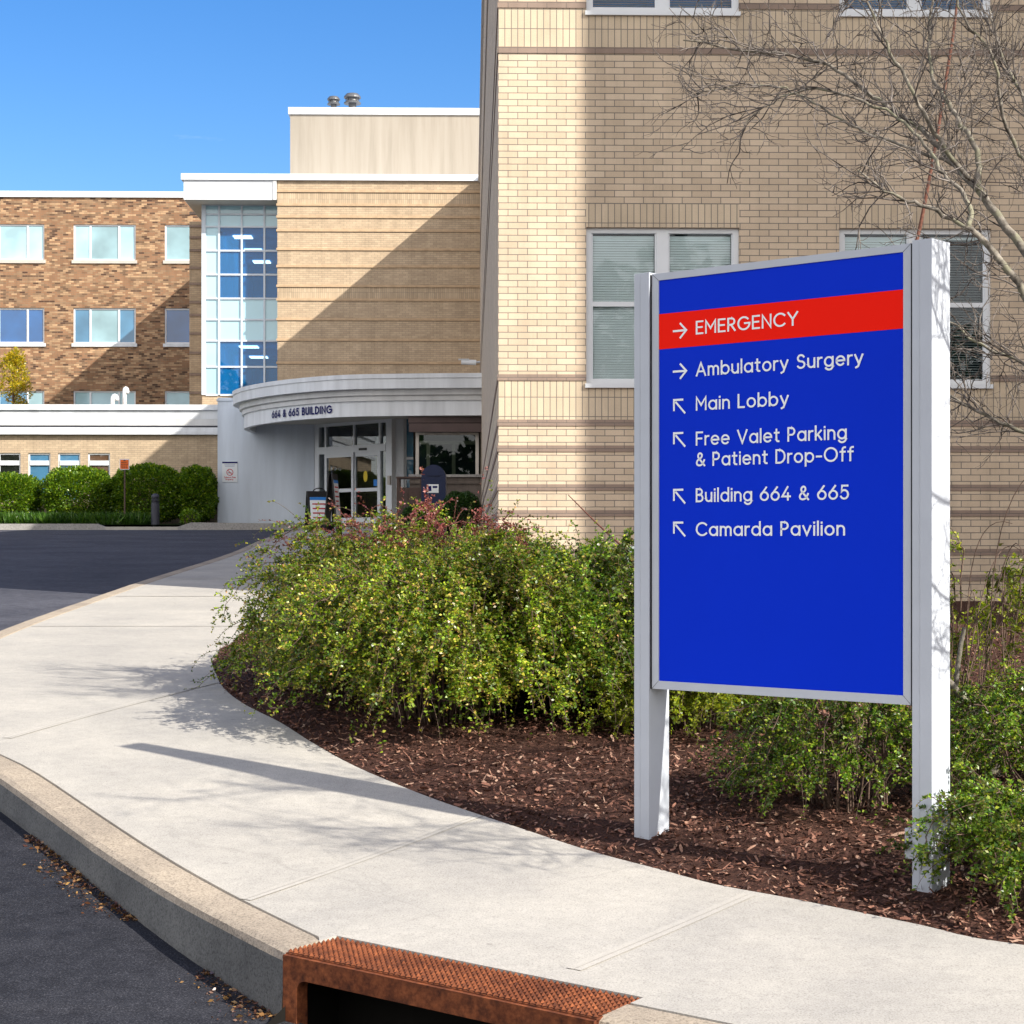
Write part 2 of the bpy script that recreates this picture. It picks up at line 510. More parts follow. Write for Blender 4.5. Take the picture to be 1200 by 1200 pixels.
# ------------------------------------------------------------------ mesh helpers
class MB:
    def __init__(s):
        s.v, s.f, s.m = [], [], []

    def quad(s, a, b, c, d, m=0):
        i = len(s.v)
        s.v += [tuple(a), tuple(b), tuple(c), tuple(d)]
        s.f.append((i, i + 1, i + 2, i + 3))
        s.m.append(m)

    def poly(s, pts, m=0):
        i = len(s.v)
        s.v += [tuple(p) for p in pts]
        s.f.append(tuple(range(i, i + len(pts))))
        s.m.append(m)

    def box(s, x0, x1, y0, y1, z0, z1, m=0):
        i = len(s.v)
        s.v += [(x0, y0, z0), (x1, y0, z0), (x1, y1, z0), (x0, y1, z0), (x0, y0, z1), (x1, y0, z1), (x1, y1, z1), (x0, y1, z1)]
        for q in ((0, 3, 2, 1), (4, 5, 6, 7), (0, 1, 5, 4), (1, 2, 6, 5), (2, 3, 7, 6), (3, 0, 4, 7)):
            s.f.append(tuple(i + k for k in q))
            s.m.append(m)
        return s

    def obox(s, o, ax, ay, az, x0, x1, y0, y1, z0, z1, m=0):
        i = len(s.v)
        o, ax, ay, az = Vector(o), Vector(ax), Vector(ay), Vector(az)
        for (x, y, z) in ((x0, y0, z0), (x1, y0, z0), (x1, y1, z0), (x0, y1, z0), (x0, y0, z1), (x1, y0, z1), (x1, y1, z1), (x0, y1, z1)):
            s.v.append(tuple(o + ax * x + ay * y + az * z))
        for q in ((0, 3, 2, 1), (4, 5, 6, 7), (0, 1, 5, 4), (1, 2, 6, 5), (2, 3, 7, 6), (3, 0, 4, 7)):
            s.f.append(tuple(i + k for k in q))
            s.m.append(m)
        return s

    def tube(s, pts, radii, sides=8, m=0, cap=True):
        pts = [Vector(p) for p in pts]
        base = len(s.v)
        n = len(pts)
        ref = None
        for i, p in enumerate(pts):
            t = (pts[min(i + 1, n - 1)] - pts[max(i - 1, 0)])
            if t.length < 1e-9:
                t = Vector((0, 0, 1))
            t.normalize()
            if ref is None:
                ref = t.orthogonal().normalized()
            a = (ref - t * ref.dot(t))
            if a.length < 1e-6:
                a = t.orthogonal()
            a.normalize()
            ref = a
            b = t.cross(a)
            r = radii[i] if hasattr(radii, '__len__') else radii
            for k in range(sides):
                w = 2 * math.pi * k / sides
                s.v.append(tuple(p + a * (r * math.cos(w)) + b * (r * math.sin(w))))
        for i in range(n - 1):
            for k in range(sides):
                k2 = (k + 1) % sides
                s.f.append((base + i * sides + k, base + i * sides + k2, base + (i + 1) * sides + k2, base + (i + 1) * sides + k))
                s.m.append(m)
        if cap:
            s.f.append(tuple(base + k for k in reversed(range(sides))))
            s.f.append(tuple(base + (n - 1) * sides + k for k in range(sides)))
            s.m += [m, m]
        return s

    def lathe(s, prof, c=(0, 0, 0), sides=24, m=0):
        base = len(s.v)
        for r, z in prof:
            for k in range(sides):
                w = 2 * math.pi * k / sides
                s.v.append((c[0] + r * math.cos(w), c[1] + r * math.sin(w), c[2] + z))
        for i in range(len(prof) - 1):
            for k in range(sides):
                k2 = (k + 1) % sides
                s.f.append((base + i * sides + k, base + i * sides + k2, base + (i + 1) * sides + k2, base + (i + 1) * sides + k))
                s.m.append(m)
        s.f.append(tuple(base + k for k in reversed(range(sides))))
        s.f.append(tuple(base + (len(prof) - 1) * sides + k for k in range(sides)))
        s.m += [m, m]
        return s

    def build(s, name, mats, parent=None, off=(0, 0, 0), smooth_shade=False, bevel=0.):
        me = bpy.data.meshes.new(name)
        V = np.array(s.v, float)
        me.from_pydata((V - np.array(off)).tolist(), [], s.f)
        mats = mats if isinstance(mats, (list, tuple)) else [mats]
        for m in mats:
            me.materials.append(M[m] if isinstance(m, str) else m)
        me.polygons.foreach_set('material_index', s.m)
        uv = me.uv_layers.new(name='UVMap')
        co = []
        for p, f in zip(me.polygons, s.f):
            n = p.normal
            ax = max(range(3), key=lambda k: abs(n[k]))
            for vi in f:
                x, y, z = s.v[vi]
                co += [y, z] if ax == 0 else ([x, z] if ax == 1 else [x, y])
        uv.data.foreach_set('uv', np.array(co, np.float32))
        if smooth_shade:
            me.polygons.foreach_set('use_smooth', [True] * len(me.polygons))
        me.update()
        o = bpy.data.objects.new(name, me)
        COL.objects.link(o)
        if parent is not None:
            o.parent = parent
        if bevel:
            b = o.modifiers.new('bevel', 'BEVEL')
            b.width = bevel
            b.segments = 2
            b.limit_method = 'ANGLE'
        return o


def np_mesh(name, verts, faces_n, mat, parent=None, off=(0, 0, 0), attr=None, smooth_shade=False):
    """verts (N,3) and faces as an (M,k) index array"""
    me = bpy.data.meshes.new(name)
    verts = np.asarray(verts, np.float32) - np.array(off, np.float32)
    k = faces_n.shape[1]
    me.vertices.add(len(verts))
    me.vertices.foreach_set('co', verts.ravel())
    me.loops.add(faces_n.size)
    me.loops.foreach_set('vertex_index', faces_n.astype(np.int32).ravel())
    me.polygons.add(len(faces_n))
    me.polygons.foreach_set('loop_start', np.arange(0, faces_n.size, k, dtype=np.int32))
    me.polygons.foreach_set('loop_total', np.full(len(faces_n), k, np.int32))
    if smooth_shade:
        me.polygons.foreach_set('use_smooth', np.ones(len(faces_n), bool))
    if attr is not None:
        a = me.attributes.new('tip', 'FLOAT', 'POINT')
        a.data.foreach_set('value', attr.astype(np.float32))
    me.materials.append(M[mat])
    me.update(calc_edges=True)
    me.validate()
    o = bpy.data.objects.new(name, me)
    COL.objects.link(o)
    if parent is not None:
        o.parent = parent
    return o


def tag(o, label=None, cat=None, group=None, kind=None):
    if label: o['label'] = label
    if cat: o['category'] = cat
    if group: o['group'] = group
    if kind: o['kind'] = kind
    return o


def thing(name, label, cat, loc=(0, 0, 0), rz=0., group=None):
    o = bpy.data.objects.new(name, None)
    COL.objects.link(o)
    o.location = loc
    o.rotation_euler = (0, 0, rz)
    o.empty_display_size = .2
    return tag(o, label, cat, group)


def copy_tree(o, parent=None):
    c = o.copy()
    COL.objects.link(c)
    if parent is not None:
        c.parent = parent
    for ch in [x for x in COL.objects if x.parent == o]:
        copy_tree(ch, c)
    return c


# ------------------------------------------------------------------ lettering (monoline strokes)
def arc(cx, cy, rx, ry, a0, a1, n=16):
    return [(cx + rx * math.cos(R(a0 + (a1 - a0) * i / n)), cy + ry * math.sin(R(a0 + (a1 - a0) * i / n))) for i in range(n + 1)]


def sm2(pts, n=5):
    return [(p.x, p.y) for p in smooth([(a, b, 0) for a, b in pts], n)]


_amp = sm2([(.70, .0), (.24, .55), (.14, .74), (.18, .92), (.32, 1.), (.45, .92), (.47, .75), (.36, .6), (.12, .44), (.02, .25), (.07, .07), (.25, 0), (.45, .06), (.58, .2), (.68, .42)])
bowl = arc(.31, .34, .31, .34, 0, 360, 28)
GL = {
    'E': (.50, [[(.5, 1), (0, 1), (0, 0), (.5, 0)], [(0, .52), (.44, .52)]]),
    'M': (.78, [[(0, 0), (0, 1), (.39, .36), (.78, 1), (.78, 0)]]),
    'R': (.54, [[(0, 0), (0, 1), (.26, 1)] + arc(.26, .74, .25, .26, 90, -90) + [(0, .48)], [(.24, .48), (.55, 0)]]),
    'G': (.90, [arc(.46, .5, .46, .5, 46, 360, 30) + [(.54, .5)]]),
    'N': (.64, [[(0, 0), (0, 1), (.64, 0), (.64, 1)]]),
    'C': (.82, [arc(.47, .5, .47, .5, 44, 316, 28)]),
    'Y': (.70, [[(0, 1), (.35, .46), (.70, 1)], [(.35, .46), (.35, 0)]]),
    'A': (.76, [[(0, 0), (.38, 1), (.76, 0)], [(.14, .32), (.62, .32)]]),
    'S': (.58, [arc(.29, .755, .245, .245, 28, 270) + arc(.29, .255, .28, .255, 90, -148)[1:]]),
    'L': (.46, [[(0, 1), (0, 0), (.46, 0)]]),
    'F': (.50, [[(0, 0), (0, 1), (.5, 1)], [(0, .5), (.44, .5)]]),
    'V': (.76, [[(0, 1), (.38, 0), (.76, 1)]]),
    'P': (.52, [[(0, 0), (0, 1), (.25, 1)] + arc(.25, .73, .26, .27, 90, -90) + [(0, .46)]]),
    'D': (.70, [[(0, .5), (0, 1), (.26, 1)] + arc(.26, .5, .44, .5, 90, -90, 20) + [(0, 0), (0, .5)]]),
    'O': (.98, [arc(.49, .5, .49, .5, 0, 360, 32)]),
    'B': (.54, [[(0, .53), (0, 1), (.26, 1)] + arc(.26, .765, .22, .235, 90, -90) + [(0, .53)], [(0, .53), (.28, .53)] + arc(.28, .265, .26, .265, 90, -90) + [(0, 0), (0, .53)]]),
    'U': (.60, [[(0, 1), (0, .3)] + arc(.3, .3, .3, .3, 180, 360) + [(.6, 1)]]),
    'I': (.0, [[(0, 0), (0, 1)]]),
    'T': (.60, [[(0, 1), (.6, 1)], [(.3, 1), (.3, 0)]]),
    'a': (.62, [bowl, [(.62, 0), (.62, .68)]]),
    'b': (.62, [bowl, [(0, 0), (0, 1.03)]]),
    'd': (.62, [bowl, [(.62, 0), (.62, 1.03)]]),
    'g': (.62, [bowl, [(.62, .68), (.62, -.02)] + arc(.33, -.02, .29, .27, 0, -150)]),
    'p': (.62, [bowl, [(0, -.30), (0, .68)]]),
    'o': (.62, [bowl]),
    'c': (.56, [arc(.31, .34, .31, .34, 46, 314, 22)]),
    'e': (.62, [[(.0, .35), (.62, .35)] + arc(.31, .34, .31, .34, 2, 314, 24)]),
    'm': (.84, [[(0, 0), (0, .68)], [(0, .40)] + arc(.21, .44, .21, .24, 180, 0) + [(.42, 0)], [(.42, .40)] + arc(.63, .44, .21, .24, 180, 0) + [(.84, 0)]]),
    'n': (.50, [[(0, 0), (0, .68)], [(0, .38)] + arc(.25, .42, .25, .26, 180, 0) + [(.5, 0)]]),
    'u': (.50, [[(0, .68), (0, .26)] + arc(.25, .26, .25, .26, 180, 360) + [(.5, .3)], [(.5, .68), (.5, 0)]]),
    'l': (.0, [[(0, 0), (0, 1.03)]]),
    't': (.34, [[(.14, .93), (.14, .15)] + arc(.28, .15, .14, .15, 180, 270, 8) + [(.32, 0)], [(0, .68), (.33, .68)]]),
    'r': (.26, [[(0, 0), (0, .68)], [(0, .38)] + arc(.25, .42, .25, .26, 180, 82)]),
    'y': (.56, [[(0, .68), (.28, .02)], [(.56, .68), (.22, -.2), (.07, -.27)]]),
    'i': (.0, [[(0, 0), (0, .68)], [(0, .93), (0, .95)]]),
    'k': (.44, [[(0, 0), (0, 1.03)], [(.42, .68), (0, .24)], [(.16, .40), (.45, 0)]]),
    'v': (.56, [[(0, .68), (.28, 0), (.56, .68)]]),
    'f': (.34, [[(.36, 1.02)] + arc(.32, .83, .17, .19, 90, 180, 8) + [(.15, 0)], [(0, .68), (.34, .68)]]),
    '6': (.62, [arc(.31, .315, .31, .315, 0, 360, 28), [(.47, 1.0), (.07, .46)]]),
    '4': (.64, [[(.44, 1), (0, .26), (.64, .26)], [(.47, .5), (.47, 0)]]),
    '5': (.58, [[(.54, 1), (.12, 1), (.07, .55)] + arc(.28, .33, .30, .33, 128, -148, 20)]),
    '&': (.70, [_amp]),
    '-': (.36, [[(0, .38), (.36, .38)]]),
    ' ': (.22, []),
}


def ribbon(pts, w, square=True):
    P = [Vector((a, b)) for a, b in pts]
    closed = (P[0] - P[-1]).length < 1e-6
    if closed:
        P = P[:-1]
    n = len(P)
    if square and not closed:
        d0 = (P[0] - P[1]).normalized()
        d1 = (P[-1] - P[-2]).normalized()
        P[0] = P[0] + d0 * (w / 2)
        P[-1] = P[-1] + d1 * (w / 2)
    L, Rr = [], []
    for i in range(n):
        a = P[(i - 1) % n] if (closed or i > 0) else None
        b = P[(i + 1) % n] if (closed or i < n - 1) else None
        d1 = (P[i] - a).normalized() if a is not None else None
        d2 = (b - P[i]).normalized() if b is not None else None
        d1 = d1 or d2
        d2 = d2 or d1
        n1 = Vector((-d1.y, d1.x))
        n2 = Vector((-d2.y, d2.x))
        m = n1 + n2
        if m.length < 1e-4:
            m = n1.copy()
        m.normalize()
        k = 1 / max(.42, m.dot(n1))
        L.append(P[i] + m * (w / 2 * k))
        Rr.append(P[i] - m * (w / 2 * k))
    q = []
    rngi = range(n) if closed else range(n - 1)
    for i in rngi:
        j = (i + 1) % n
        q.append((L[i], Rr[i], Rr[j], L[j]))
    return q


def text_quads(txt, w=.155, gap=.20):
    """quads (with a layer number) of a line of text with unit cap height, starting at x = 0"""
    x = 0
    wi = 0
    out = []
    for ch in txt:
        adv, strokes = GL[ch]
        k = 1 - w
        if ch == ' ':
            wi += 1
        for li, st in enumerate(strokes):
            pts = [(w / 2 + px * k + x, w / 2 + py * k) for px, py in st]
            for q in ribbon(pts, w):
                out.append((li, q, wi))
        x += adv * k + w + gap
    return out, x - gap


def lettering(mat, parent, off, txt, place, x0, x1, base, cap, w=.155, gap=.12, thick=.0006):
    """place(x, z, lift) -> point; the line is fitted to x0..x1; one part per word"""
    qs, W = text_quads(txt, w, gap)
    sx = (x1 - x0) / W
    for wi in range(len(txt.split())):
        mb = MB()
        for li, q, k in qs:
            if k == wi:
                mb.quad(*[place(x0 + p.x * sx, base + p.y * cap, thick * (1 + .35 * li)) for p in q])
        mb.build('lettering', mat, parent, off)


# ------------------------------------------------------------------ camera, sun, sky
cam = bpy.data.cameras.new('camera')
cam.sensor_width = 36
cam.lens = F / 1200 * 36
cam.shift_y = (HY - 600) / 1200
cam.clip_end = 3000
co = bpy.data.objects.new('camera', cam)
COL.objects.link(co)
co.location = (0, 0, EYE)
co.rotation_euler = (R(90), 0, 0)
scene.camera = co

sl = bpy.data.lights.new('sun', 'SUN')
sl.energy = 4.2
sl.angle = R(.53)
sl.color = (1., .94, .83)
so = bpy.data.objects.new('sun', sl)
COL.objects.link(so)
so.rotation_euler = (-SUN).to_track_quat('-Z', 'Y').to_euler()
so.location = (20, -15, 30)

SKYSAT, SKYVAL, SKYHUE = 1.35, .62, .51
w = bpy.data.worlds.new('World')
scene.world = w
w.use_nodes = True
nt = w.node_tree
nt.nodes.clear()
wo = nt.nodes.new('ShaderNodeOutputWorld')
bg = nt.nodes.new('ShaderNodeBackground')
sky = nt.nodes.new('ShaderNodeTexSky')
sky.sky_type = 'NISHITA'
sky.sun_disc = False
sky.sun_elevation = math.asin(SUN.z)
sky.sun_rotation = math.atan2(SUN.x, SUN.y)
sky.air_density = 1.0
sky.dust_density = .5
sky.ozone_density = 3.0
bg.inputs['Strength'].default_value = .15
tc = nt.nodes.new('ShaderNodeTexCoord')
mp = nt.nodes.new('ShaderNodeMapping')
mp.inputs['Scale'].default_value = (1.3, 1.3, 5.5)
nz = nt.nodes.new('ShaderNodeTexNoise')
nz.inputs['Scale'].default_value = 2.3
nz.inputs['Detail'].default_value = 7
nz.inputs['Roughness'].default_value = .55
cr = nt.nodes.new('ShaderNodeValToRGB')
cr.color_ramp.elements[0].position = .50
cr.color_ramp.elements[0].color = (0, 0, 0, 1)
cr.color_ramp.elements[1].position = .80
cr.color_ramp.elements[1].color = (.85, .85, .85, 1)
# thin wisps ahead, plus an unseen cloud bank added behind the camera for neutral fill
sep = nt.nodes.new('ShaderNodeSeparateXYZ')
nt.links.new(tc.outputs['Generated'], sep.inputs[0])
m1 = nt.nodes.new('ShaderNodeMath'); m1.operation = 'MULTIPLY_ADD'
m1.inputs[1].default_value = -.39; m1.inputs[2].default_value = .26
nt.links.new(sep.outputs['Y'], m1.inputs[0])
m2 = nt.nodes.new('ShaderNodeMath'); m2.operation = 'MULTIPLY_ADD'
m2.inputs[1].default_value = -.32
nt.links.new(sep.outputs['Z'], m2.inputs[0])
nt.links.new(m1.outputs[0], m2.inputs[2])
m3 = nt.nodes.new('ShaderNodeMath'); m3.operation = 'ADD'
nt.links.new(nz.outputs['Fac'], m3.inputs[0])
nt.links.new(m2.outputs[0], m3.inputs[1])
mxc = nt.nodes.new('ShaderNodeMix')
mxc.data_type = 'RGBA'
mxc.inputs[7].default_value = (7.3, 6.9, 6.4, 1)
gm = nt.nodes.new('ShaderNodeHueSaturation')
gm.inputs['Saturation'].default_value = SKYSAT
gm.inputs['Value'].default_value = SKYVAL
gm.inputs['Hue'].default_value = SKYHUE
nt.links.new(tc.outputs['Generated'], mp.inputs['Vector'])
nt.links.new(mp.outputs[0], nz.inputs['Vector'])
nt.links.new(m3.outputs[0], cr.inputs['Fac'])
nt.links.new(cr.outputs['Color'], mxc.inputs[0])
nt.links.new(sky.outputs[0], gm.inputs['Color'])
nt.links.new(gm.outputs[0], mxc.inputs[6])
nt.links.new(mxc.outputs[2], bg.inputs['Color'])
nt.links.new(bg.outputs[0], wo.inputs[0])

scene.view_settings.view_transform = 'Standard'
scene.view_settings.look = 'None'
scene.view_settings.gamma = 1
scene.view_settings.use_curve_mapping = False
scene.view_settings.exposure = .98
scene.cycles.max_bounces = 8
scene.cycles.transparent_max_bounces = 16
scene.cycles.use_denoising = True

# ------------------------------------------------------------------ the ground
def sheet(name, poly, zf, mat, step=.6, kind='structure', depth=0., side_mat=None):
    """a polygon laid on the terrain, optionally with sides going down"""
    bm = bmesh.new()
    vs = [bm.verts.new((x, y, 0)) for x, y in poly]
    f = bm.faces.new(vs)
    f.normal_update()
    if f.normal.z < 0:
        f.normal_flip()
    bmesh.ops.triangulate(bm, faces=[f])
    ys = [p[1] for p in poly]
    y = min(ys) + step
    while y < max(ys):
        bmesh.ops.bisect_plane(bm, geom=bm.verts[:] + bm.edges[:] + bm.faces[:], plane_co=(0, y, 0), plane_no=(0, 1, 0), dist=1e-5)
        y += step if y < 40 else step * 3
    xs = [p[0] for p in poly]
    if max(xs) - min(xs) < 40:
        x = min(xs) + 1.
        while x < max(xs):
            bmesh.ops.bisect_plane(bm, geom=bm.verts[:] + bm.edges[:] + bm.faces[:], plane_co=(x, 0, 0), plane_no=(1, 0, 0), dist=1e-5)
            x += 1.
    for v in bm.verts:
        v.co.z = zf(v.co.x, v.co.y)
    if depth:
        be = [e for e in bm.edges if e.is_boundary]
        r = bmesh.ops.extrude_edge_only(bm, edges=be)
        for v in [q for q in r['geom'] if isinstance(q, bmesh.types.BMVert)]:
            v.co.z -= depth
        bmesh.ops.recalc_face_normals(bm, faces=bm.faces[:])
    me = bpy.data.meshes.new(name)
    bm.to_mesh(me)
    bm.free()
    me.materials.append(M[mat])
    o = bpy.data.objects.new(name, me)
    COL.objects.link(o)
    o['kind'] = kind
    return o


INLET_A = Vector((-.76, 6.40))
INLET_B = Vector((.235, 5.675))
IE = (INLET_B - INLET_A).normalized()
IN = Vector((IE.y, -IE.x))
if IN.y > 0:
    IN = -IN
ILEN = (INLET_B - INLET_A).length


def road_z(x, y):
    dist = math.hypot(x + .3, y - 6.1)
    dip = .10 * max(0, 1 - dist / 2.6) ** 1.0
    return g(y) - .155 - dip


outer_px = [(0, 912), (120, 997), (215, 1055)]
O_near = [on_ground(*p) for p in outer_px]
O_far = [(-5.95, 54.6), (-5.7, 47), (-5.25, 38), (-4.80, 31), (-4.70, 25), (-4.66, 20), (-4.62, 16.6), (-4.40, 13.6), (-3.78, 11.6), (-3.16, 10.2)]
outer = [(p.x, p.y) for p in smooth([(x, y, 0) for x, y in O_far + O_near + [tuple(INLET_A - IE * .045)]], 5)]
CW = .19


def offset_line(line, d):
    out = []
    for i, p in enumerate(line):
        a, b = Vector(line[max(i - 1, 0)]), Vector(line[min(i + 1, len(line) - 1)])
        t = (b - a).normalized()
        out.append((p[0] - t.y * d, p[1] + t.x * d))
    return out


def clamp_inlet(line, m):
    """cut a line off square at the left cheek of the drain hood"""
    out = []
    for p in line:
        q = Vector(p)
        s_ = (q - INLET_A).dot(IE)
        if (q - INLET_A).length < .8 and s_ > -m:
            q = q - IE * (s_ + m)
        out.append(tuple(q))
    return out


inner = offset_line(outer, CW)             # to the left of travel = towards the walk
after_o = [tuple(INLET_B + IE * .03), tuple(INLET_B + IE * .5), tuple(INLET_B + IE * 1.6 + Vector((-.02, -.02))), tuple(INLET_B + IE * 4.5)]
after_i = [(p[0] - IN.x * CW, p[1] - IN.y * CW) for p in after_o]
IDEP = .27
inl_back = [tuple(INLET_A - IN * IDEP - IE * .045), tuple(INLET_B - IN * IDEP + IE * .03)]


def curb(name, ol, il, cap_end=False, cap_start=False):
    mb = MB()
    rings = []
    for (ox, oy), (ix, iy) in zip(ol, il):
        o, i = Vector((ox, oy)), Vector((ix, iy))
        n = (o - i).normalized()
        j1, j2 = random.uniform(-.002, .002), random.uniform(-.002, .002)
        zo = g(oy)
        zr = road_z(ox, oy)
        ring = [(ix, iy, g(iy) - .30), (ix, iy, g(iy) - .010 + j2 * .4), (ix + n.x * .012, iy + n.y * .012, g(iy) + .001),
                (ox - n.x * (.035 + j1), oy - n.y * (.035 + j1), zo + .002 + j2 * .5), (ox - n.x * (.010 + j1), oy - n.y * (.010 + j1), zo - .010),
                (ox + n.x * j1, oy + n.y * j1, zo - .034), (ox + n.x * .018, oy + n.y * .018, zr + .02), (ox + n.x * .02, oy + n.y * .02, zr - .12)]
        rings.append(ring)
    for a, b in zip(rings[:-1], rings[1:]):
        for k in range(len(a) - 1):
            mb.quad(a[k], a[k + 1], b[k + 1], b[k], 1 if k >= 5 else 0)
    for r, flag in ((rings[0], cap_start), (rings[-1], cap_end)):
        if flag:
            mb.poly(r, 0)
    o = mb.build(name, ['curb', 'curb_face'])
    o['kind'] = 'structure'
    return o


def densify(line, step):
    out = []
    for a, b in zip(line[:-1], line[1:]):
        a, b = Vector(a), Vector(b)
        n = max(1, int((b - a).length / step))
        out += [tuple(a.lerp(b, k / n)) for k in range(n)]
    return out + [line[-1]]


od = densify(outer, .12)
idn = clamp_inlet(offset_line(od, CW), .045)
idn[-1] = tuple(INLET_A - IE * .045 - IN * CW)
curb('curb', od, idn, cap_end=True)
ao, ai = densify(after_o, .1), densify(after_i, .1)
n_ = min(len(ao), len(ai))
curb('curb', ao[:n_], ai[:n_], cap_start=True)

mulch_px = [(252, 770), (253, 789), (263, 807), (287, 826), (329, 847), (367, 871), (417, 899), (500, 934), (600, 968), (700, 1000),
            (770, 1019), (840, 1037), (930, 1054.5), (1077, 1084), (1200, 1108)]
mb_near = [on_ground(*p) for p in mulch_px]
mb_far = [(-2.30, 49), (-2.36, 40), (-2.36, 30), (-2.36, 20), (-2.36, 16.5)]
last = mb_near[-1]
mulch_edge = [(p.x, p.y) for p in smooth([(x, y, 0) for x, y in mb_far + mb_near + [(last[0] + 1.2, last[1] - .55), (last[0] + 3.5, last[1] - 1.3)]], 4)]
GAP = .007
walk_outer = clamp_inlet(offset_line(outer, CW + GAP), .05)
walk = walk_outer + [(inl_back[0][0] - IN.x * .004, inl_back[0][1] - IN.y * .004), (inl_back[1][0] - IN.x * .004, inl_back[1][1] - IN.y * .004)] + \
    [(p[0] - IN.x * GAP, p[1] - IN.y * GAP) for p in after_i] + \
    [(p[0], p[1]) for p in reversed(mulch_edge)] + [(-.6, 49.5), (-.6, 57.5), (-9.45, 58.1), (-9.45, 54.78), (-5.78, 54.78)]
sheet('sidewalk', walk, lambda x, y: g(y) + .0015 * math.sin(x * 2.1) * math.sin(y * 1.3), 'concrete', depth=.3)

# tooled joints across the walk
jm = MB()


def joint(p, q, wd=.06):
    p, q = Vector(p), Vector(q)
    d = (q - p).normalized()
    nn = Vector((-d.y, d.x))
    n = max(2, int((q - p).length / .25))
    for s0, s1 in ((-wd / 2, -.0012), (.0012, wd / 2)):
        for k in range(n):
            a, b = p.lerp(q, k / n), p.lerp(q, (k + 1) / n)
            pts = [a + nn * s0, b + nn * s0, b + nn * s1, a + nn * s1]
            jm.quad(*[(t.x, t.y, g(t.y) + .0035) for t in pts])


joint(on_ground(672, 1138), on_ground(878, 1050))
joint(on_ground(287, 1056), on_ground(560, 957))
joint(on_ground(8, 866), on_ground(252, 800))
for yy in (16.9, 20.5, 23.5, 26.5, 29.5):
    joint((-4.42, yy), (-2.38, yy))
j = jm.build('sidewalk_joint', 'joint')
j['kind'] = 'structure'

# mulch
def mulch_z(x, y):
    # distance to the walk edge raises the bed a little
    d = min(math.hypot(x - a, y - b) for a, b in mulch_edge[::2])
    k = min(1, d / .7)
    return g(y) - .012 + .055 * k + .012 * math.sin(x * 5.1 + 1.2) * math.sin(y * 4.3) * k


bed = list(mulch_edge) + [(9, 4.5), (9, 19.9), (-.15, 19.6), (-.9, 49)]
sheet('mulch_bed', bed, mulch_z, 'mulch', step=.35, depth=.05)

# road, soil and the wide ground
road_poly = [(p[0], p[1]) for p in offset_line(outer, .03)] + [tuple(INLET_A), tuple(INLET_B)] + [(p[0] - IN.x * .03, p[1] - IN.y * .03) for p in after_o] + \
    [(9, -2), (9, -25), (-120, -25), (-120, 54.62)]
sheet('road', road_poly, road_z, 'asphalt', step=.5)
sheet('planting_soil', [(-120, 54.78), (-9.47, 54.78), (-9.47, 75), (-120, 75)], lambda x, y: g(y), 'lawn', step=2.)
bm = MB()
ysx = [-400, -60, -20, 0, 5, 10, 15, 20, 25, 30, 40, 55, 60, 75, 120, 300, 900]
for a, b in zip(ysx[:-1], ysx[1:]):
    za, zb = g(a) - 1.4, g(b) - 1.4
    bm.quad((-900, a, za), (900, a, za), (900, b, zb), (-900, b, zb))
bm.build('ground', 'earth')['kind'] = 'structure'

# far kerb with the dropped apron
fk = MB()
def fk_seg(x0, x1, h0, h1, m, y0=54.6, y1=54.76):
    for k in range(6):
        a, b = x0 + (x1 - x0) * k / 6, x0 + (x1 - x0) * (k + 1) / 6
        ha, hb = h0 + (h1 - h0) * k / 6, h0 + (h1 - h0) * (k + 1) / 6
        zb = g(54.6)
        fk.quad((a, y0, zb - .4), (b, y0, zb - .4), (b, y0, zb + hb), (a, y0, zb + ha), m)
        fk.quad((a, y0, zb + ha), (b, y0, zb + hb), (b, y1, zb + hb), (a, y1, zb + ha), m)
        fk.quad((b, y1, zb - .4), (a, y1, zb - .4), (a, y1, zb + ha), (b, y1, zb + hb), m)
fk_seg(-120, -12.35, .03, .03, 0)
fk_seg(-12.35, -12.1, .03, -.06, 0)
fk_seg(-12.1, -9.95, -.06, -.06, 1)
fk_seg(-9.95, -9.55, -.06, .07, 0)
fk_seg(-9.55, -5.98, .07, .03, 0)
fko = fk.build('curb', ['granite', 'concrete'])
fko['kind'] = 'structure'

# ------------------------------------------------------------------ storm drain inlet
iz = g(6.0) + .006
inl = thing('storm_drain', 'rusty cast iron storm drain hood with studded top set in the curb', 'storm drain',
            ((INLET_A.x + INLET_B.x) / 2, (INLET_A.y + INLET_B.y) / 2, iz - .26), math.atan2(IE.y, IE.x))
L2 = ILEN / 2 + .035
# local: x along curb, y towards walk, z up from road
top = MB()
H = .26
nx, ny = 54, 11
x0, x1, y0, y1 = -L2, L2, -.005, IDEP - .005
tilt = lambda x: (g(INLET_A.y) - g(INLET_B.y)) * (-x / ILEN)      # the hood follows the fall of the walk
for a in range(nx):
    for b in range(ny):
        xa, xb = x0 + (x1 - x0) * a / nx, x0 + (x1 - x0) * (a + 1) / nx
        ya, yb = y0 + (y1 - y0) * b / ny, y0 + (y1 - y0) * (b + 1) / ny
        xm, ym = (xa + xb) / 2, (ya + yb) / 2
        t = tilt(xm)
        c = (xm, ym, H + t + .011)
        q = [(xa, ym, H + t), (xm, ya, H + t), (xb, ym, H + t), (xm, yb, H + t)]
        for k in range(4):
            top.poly([q[k], q[(k + 1) % 4], c])
top.box(x0, x1, y0, y1, H - .03, H - .003)
top.v[-8:] = [(x, y, z + tilt(x)) for x, y, z in top.v[-8:]]
top.build('studded_top', 'rust', inl)
fr = MB()
fy0, fy1 = -.02, .035
prof = [(x0, -.02), (x0, H - .008), (x1, H - .008), (x1, -.02), (x1 - .065, -.02), (x1 - .065, H - .125)]
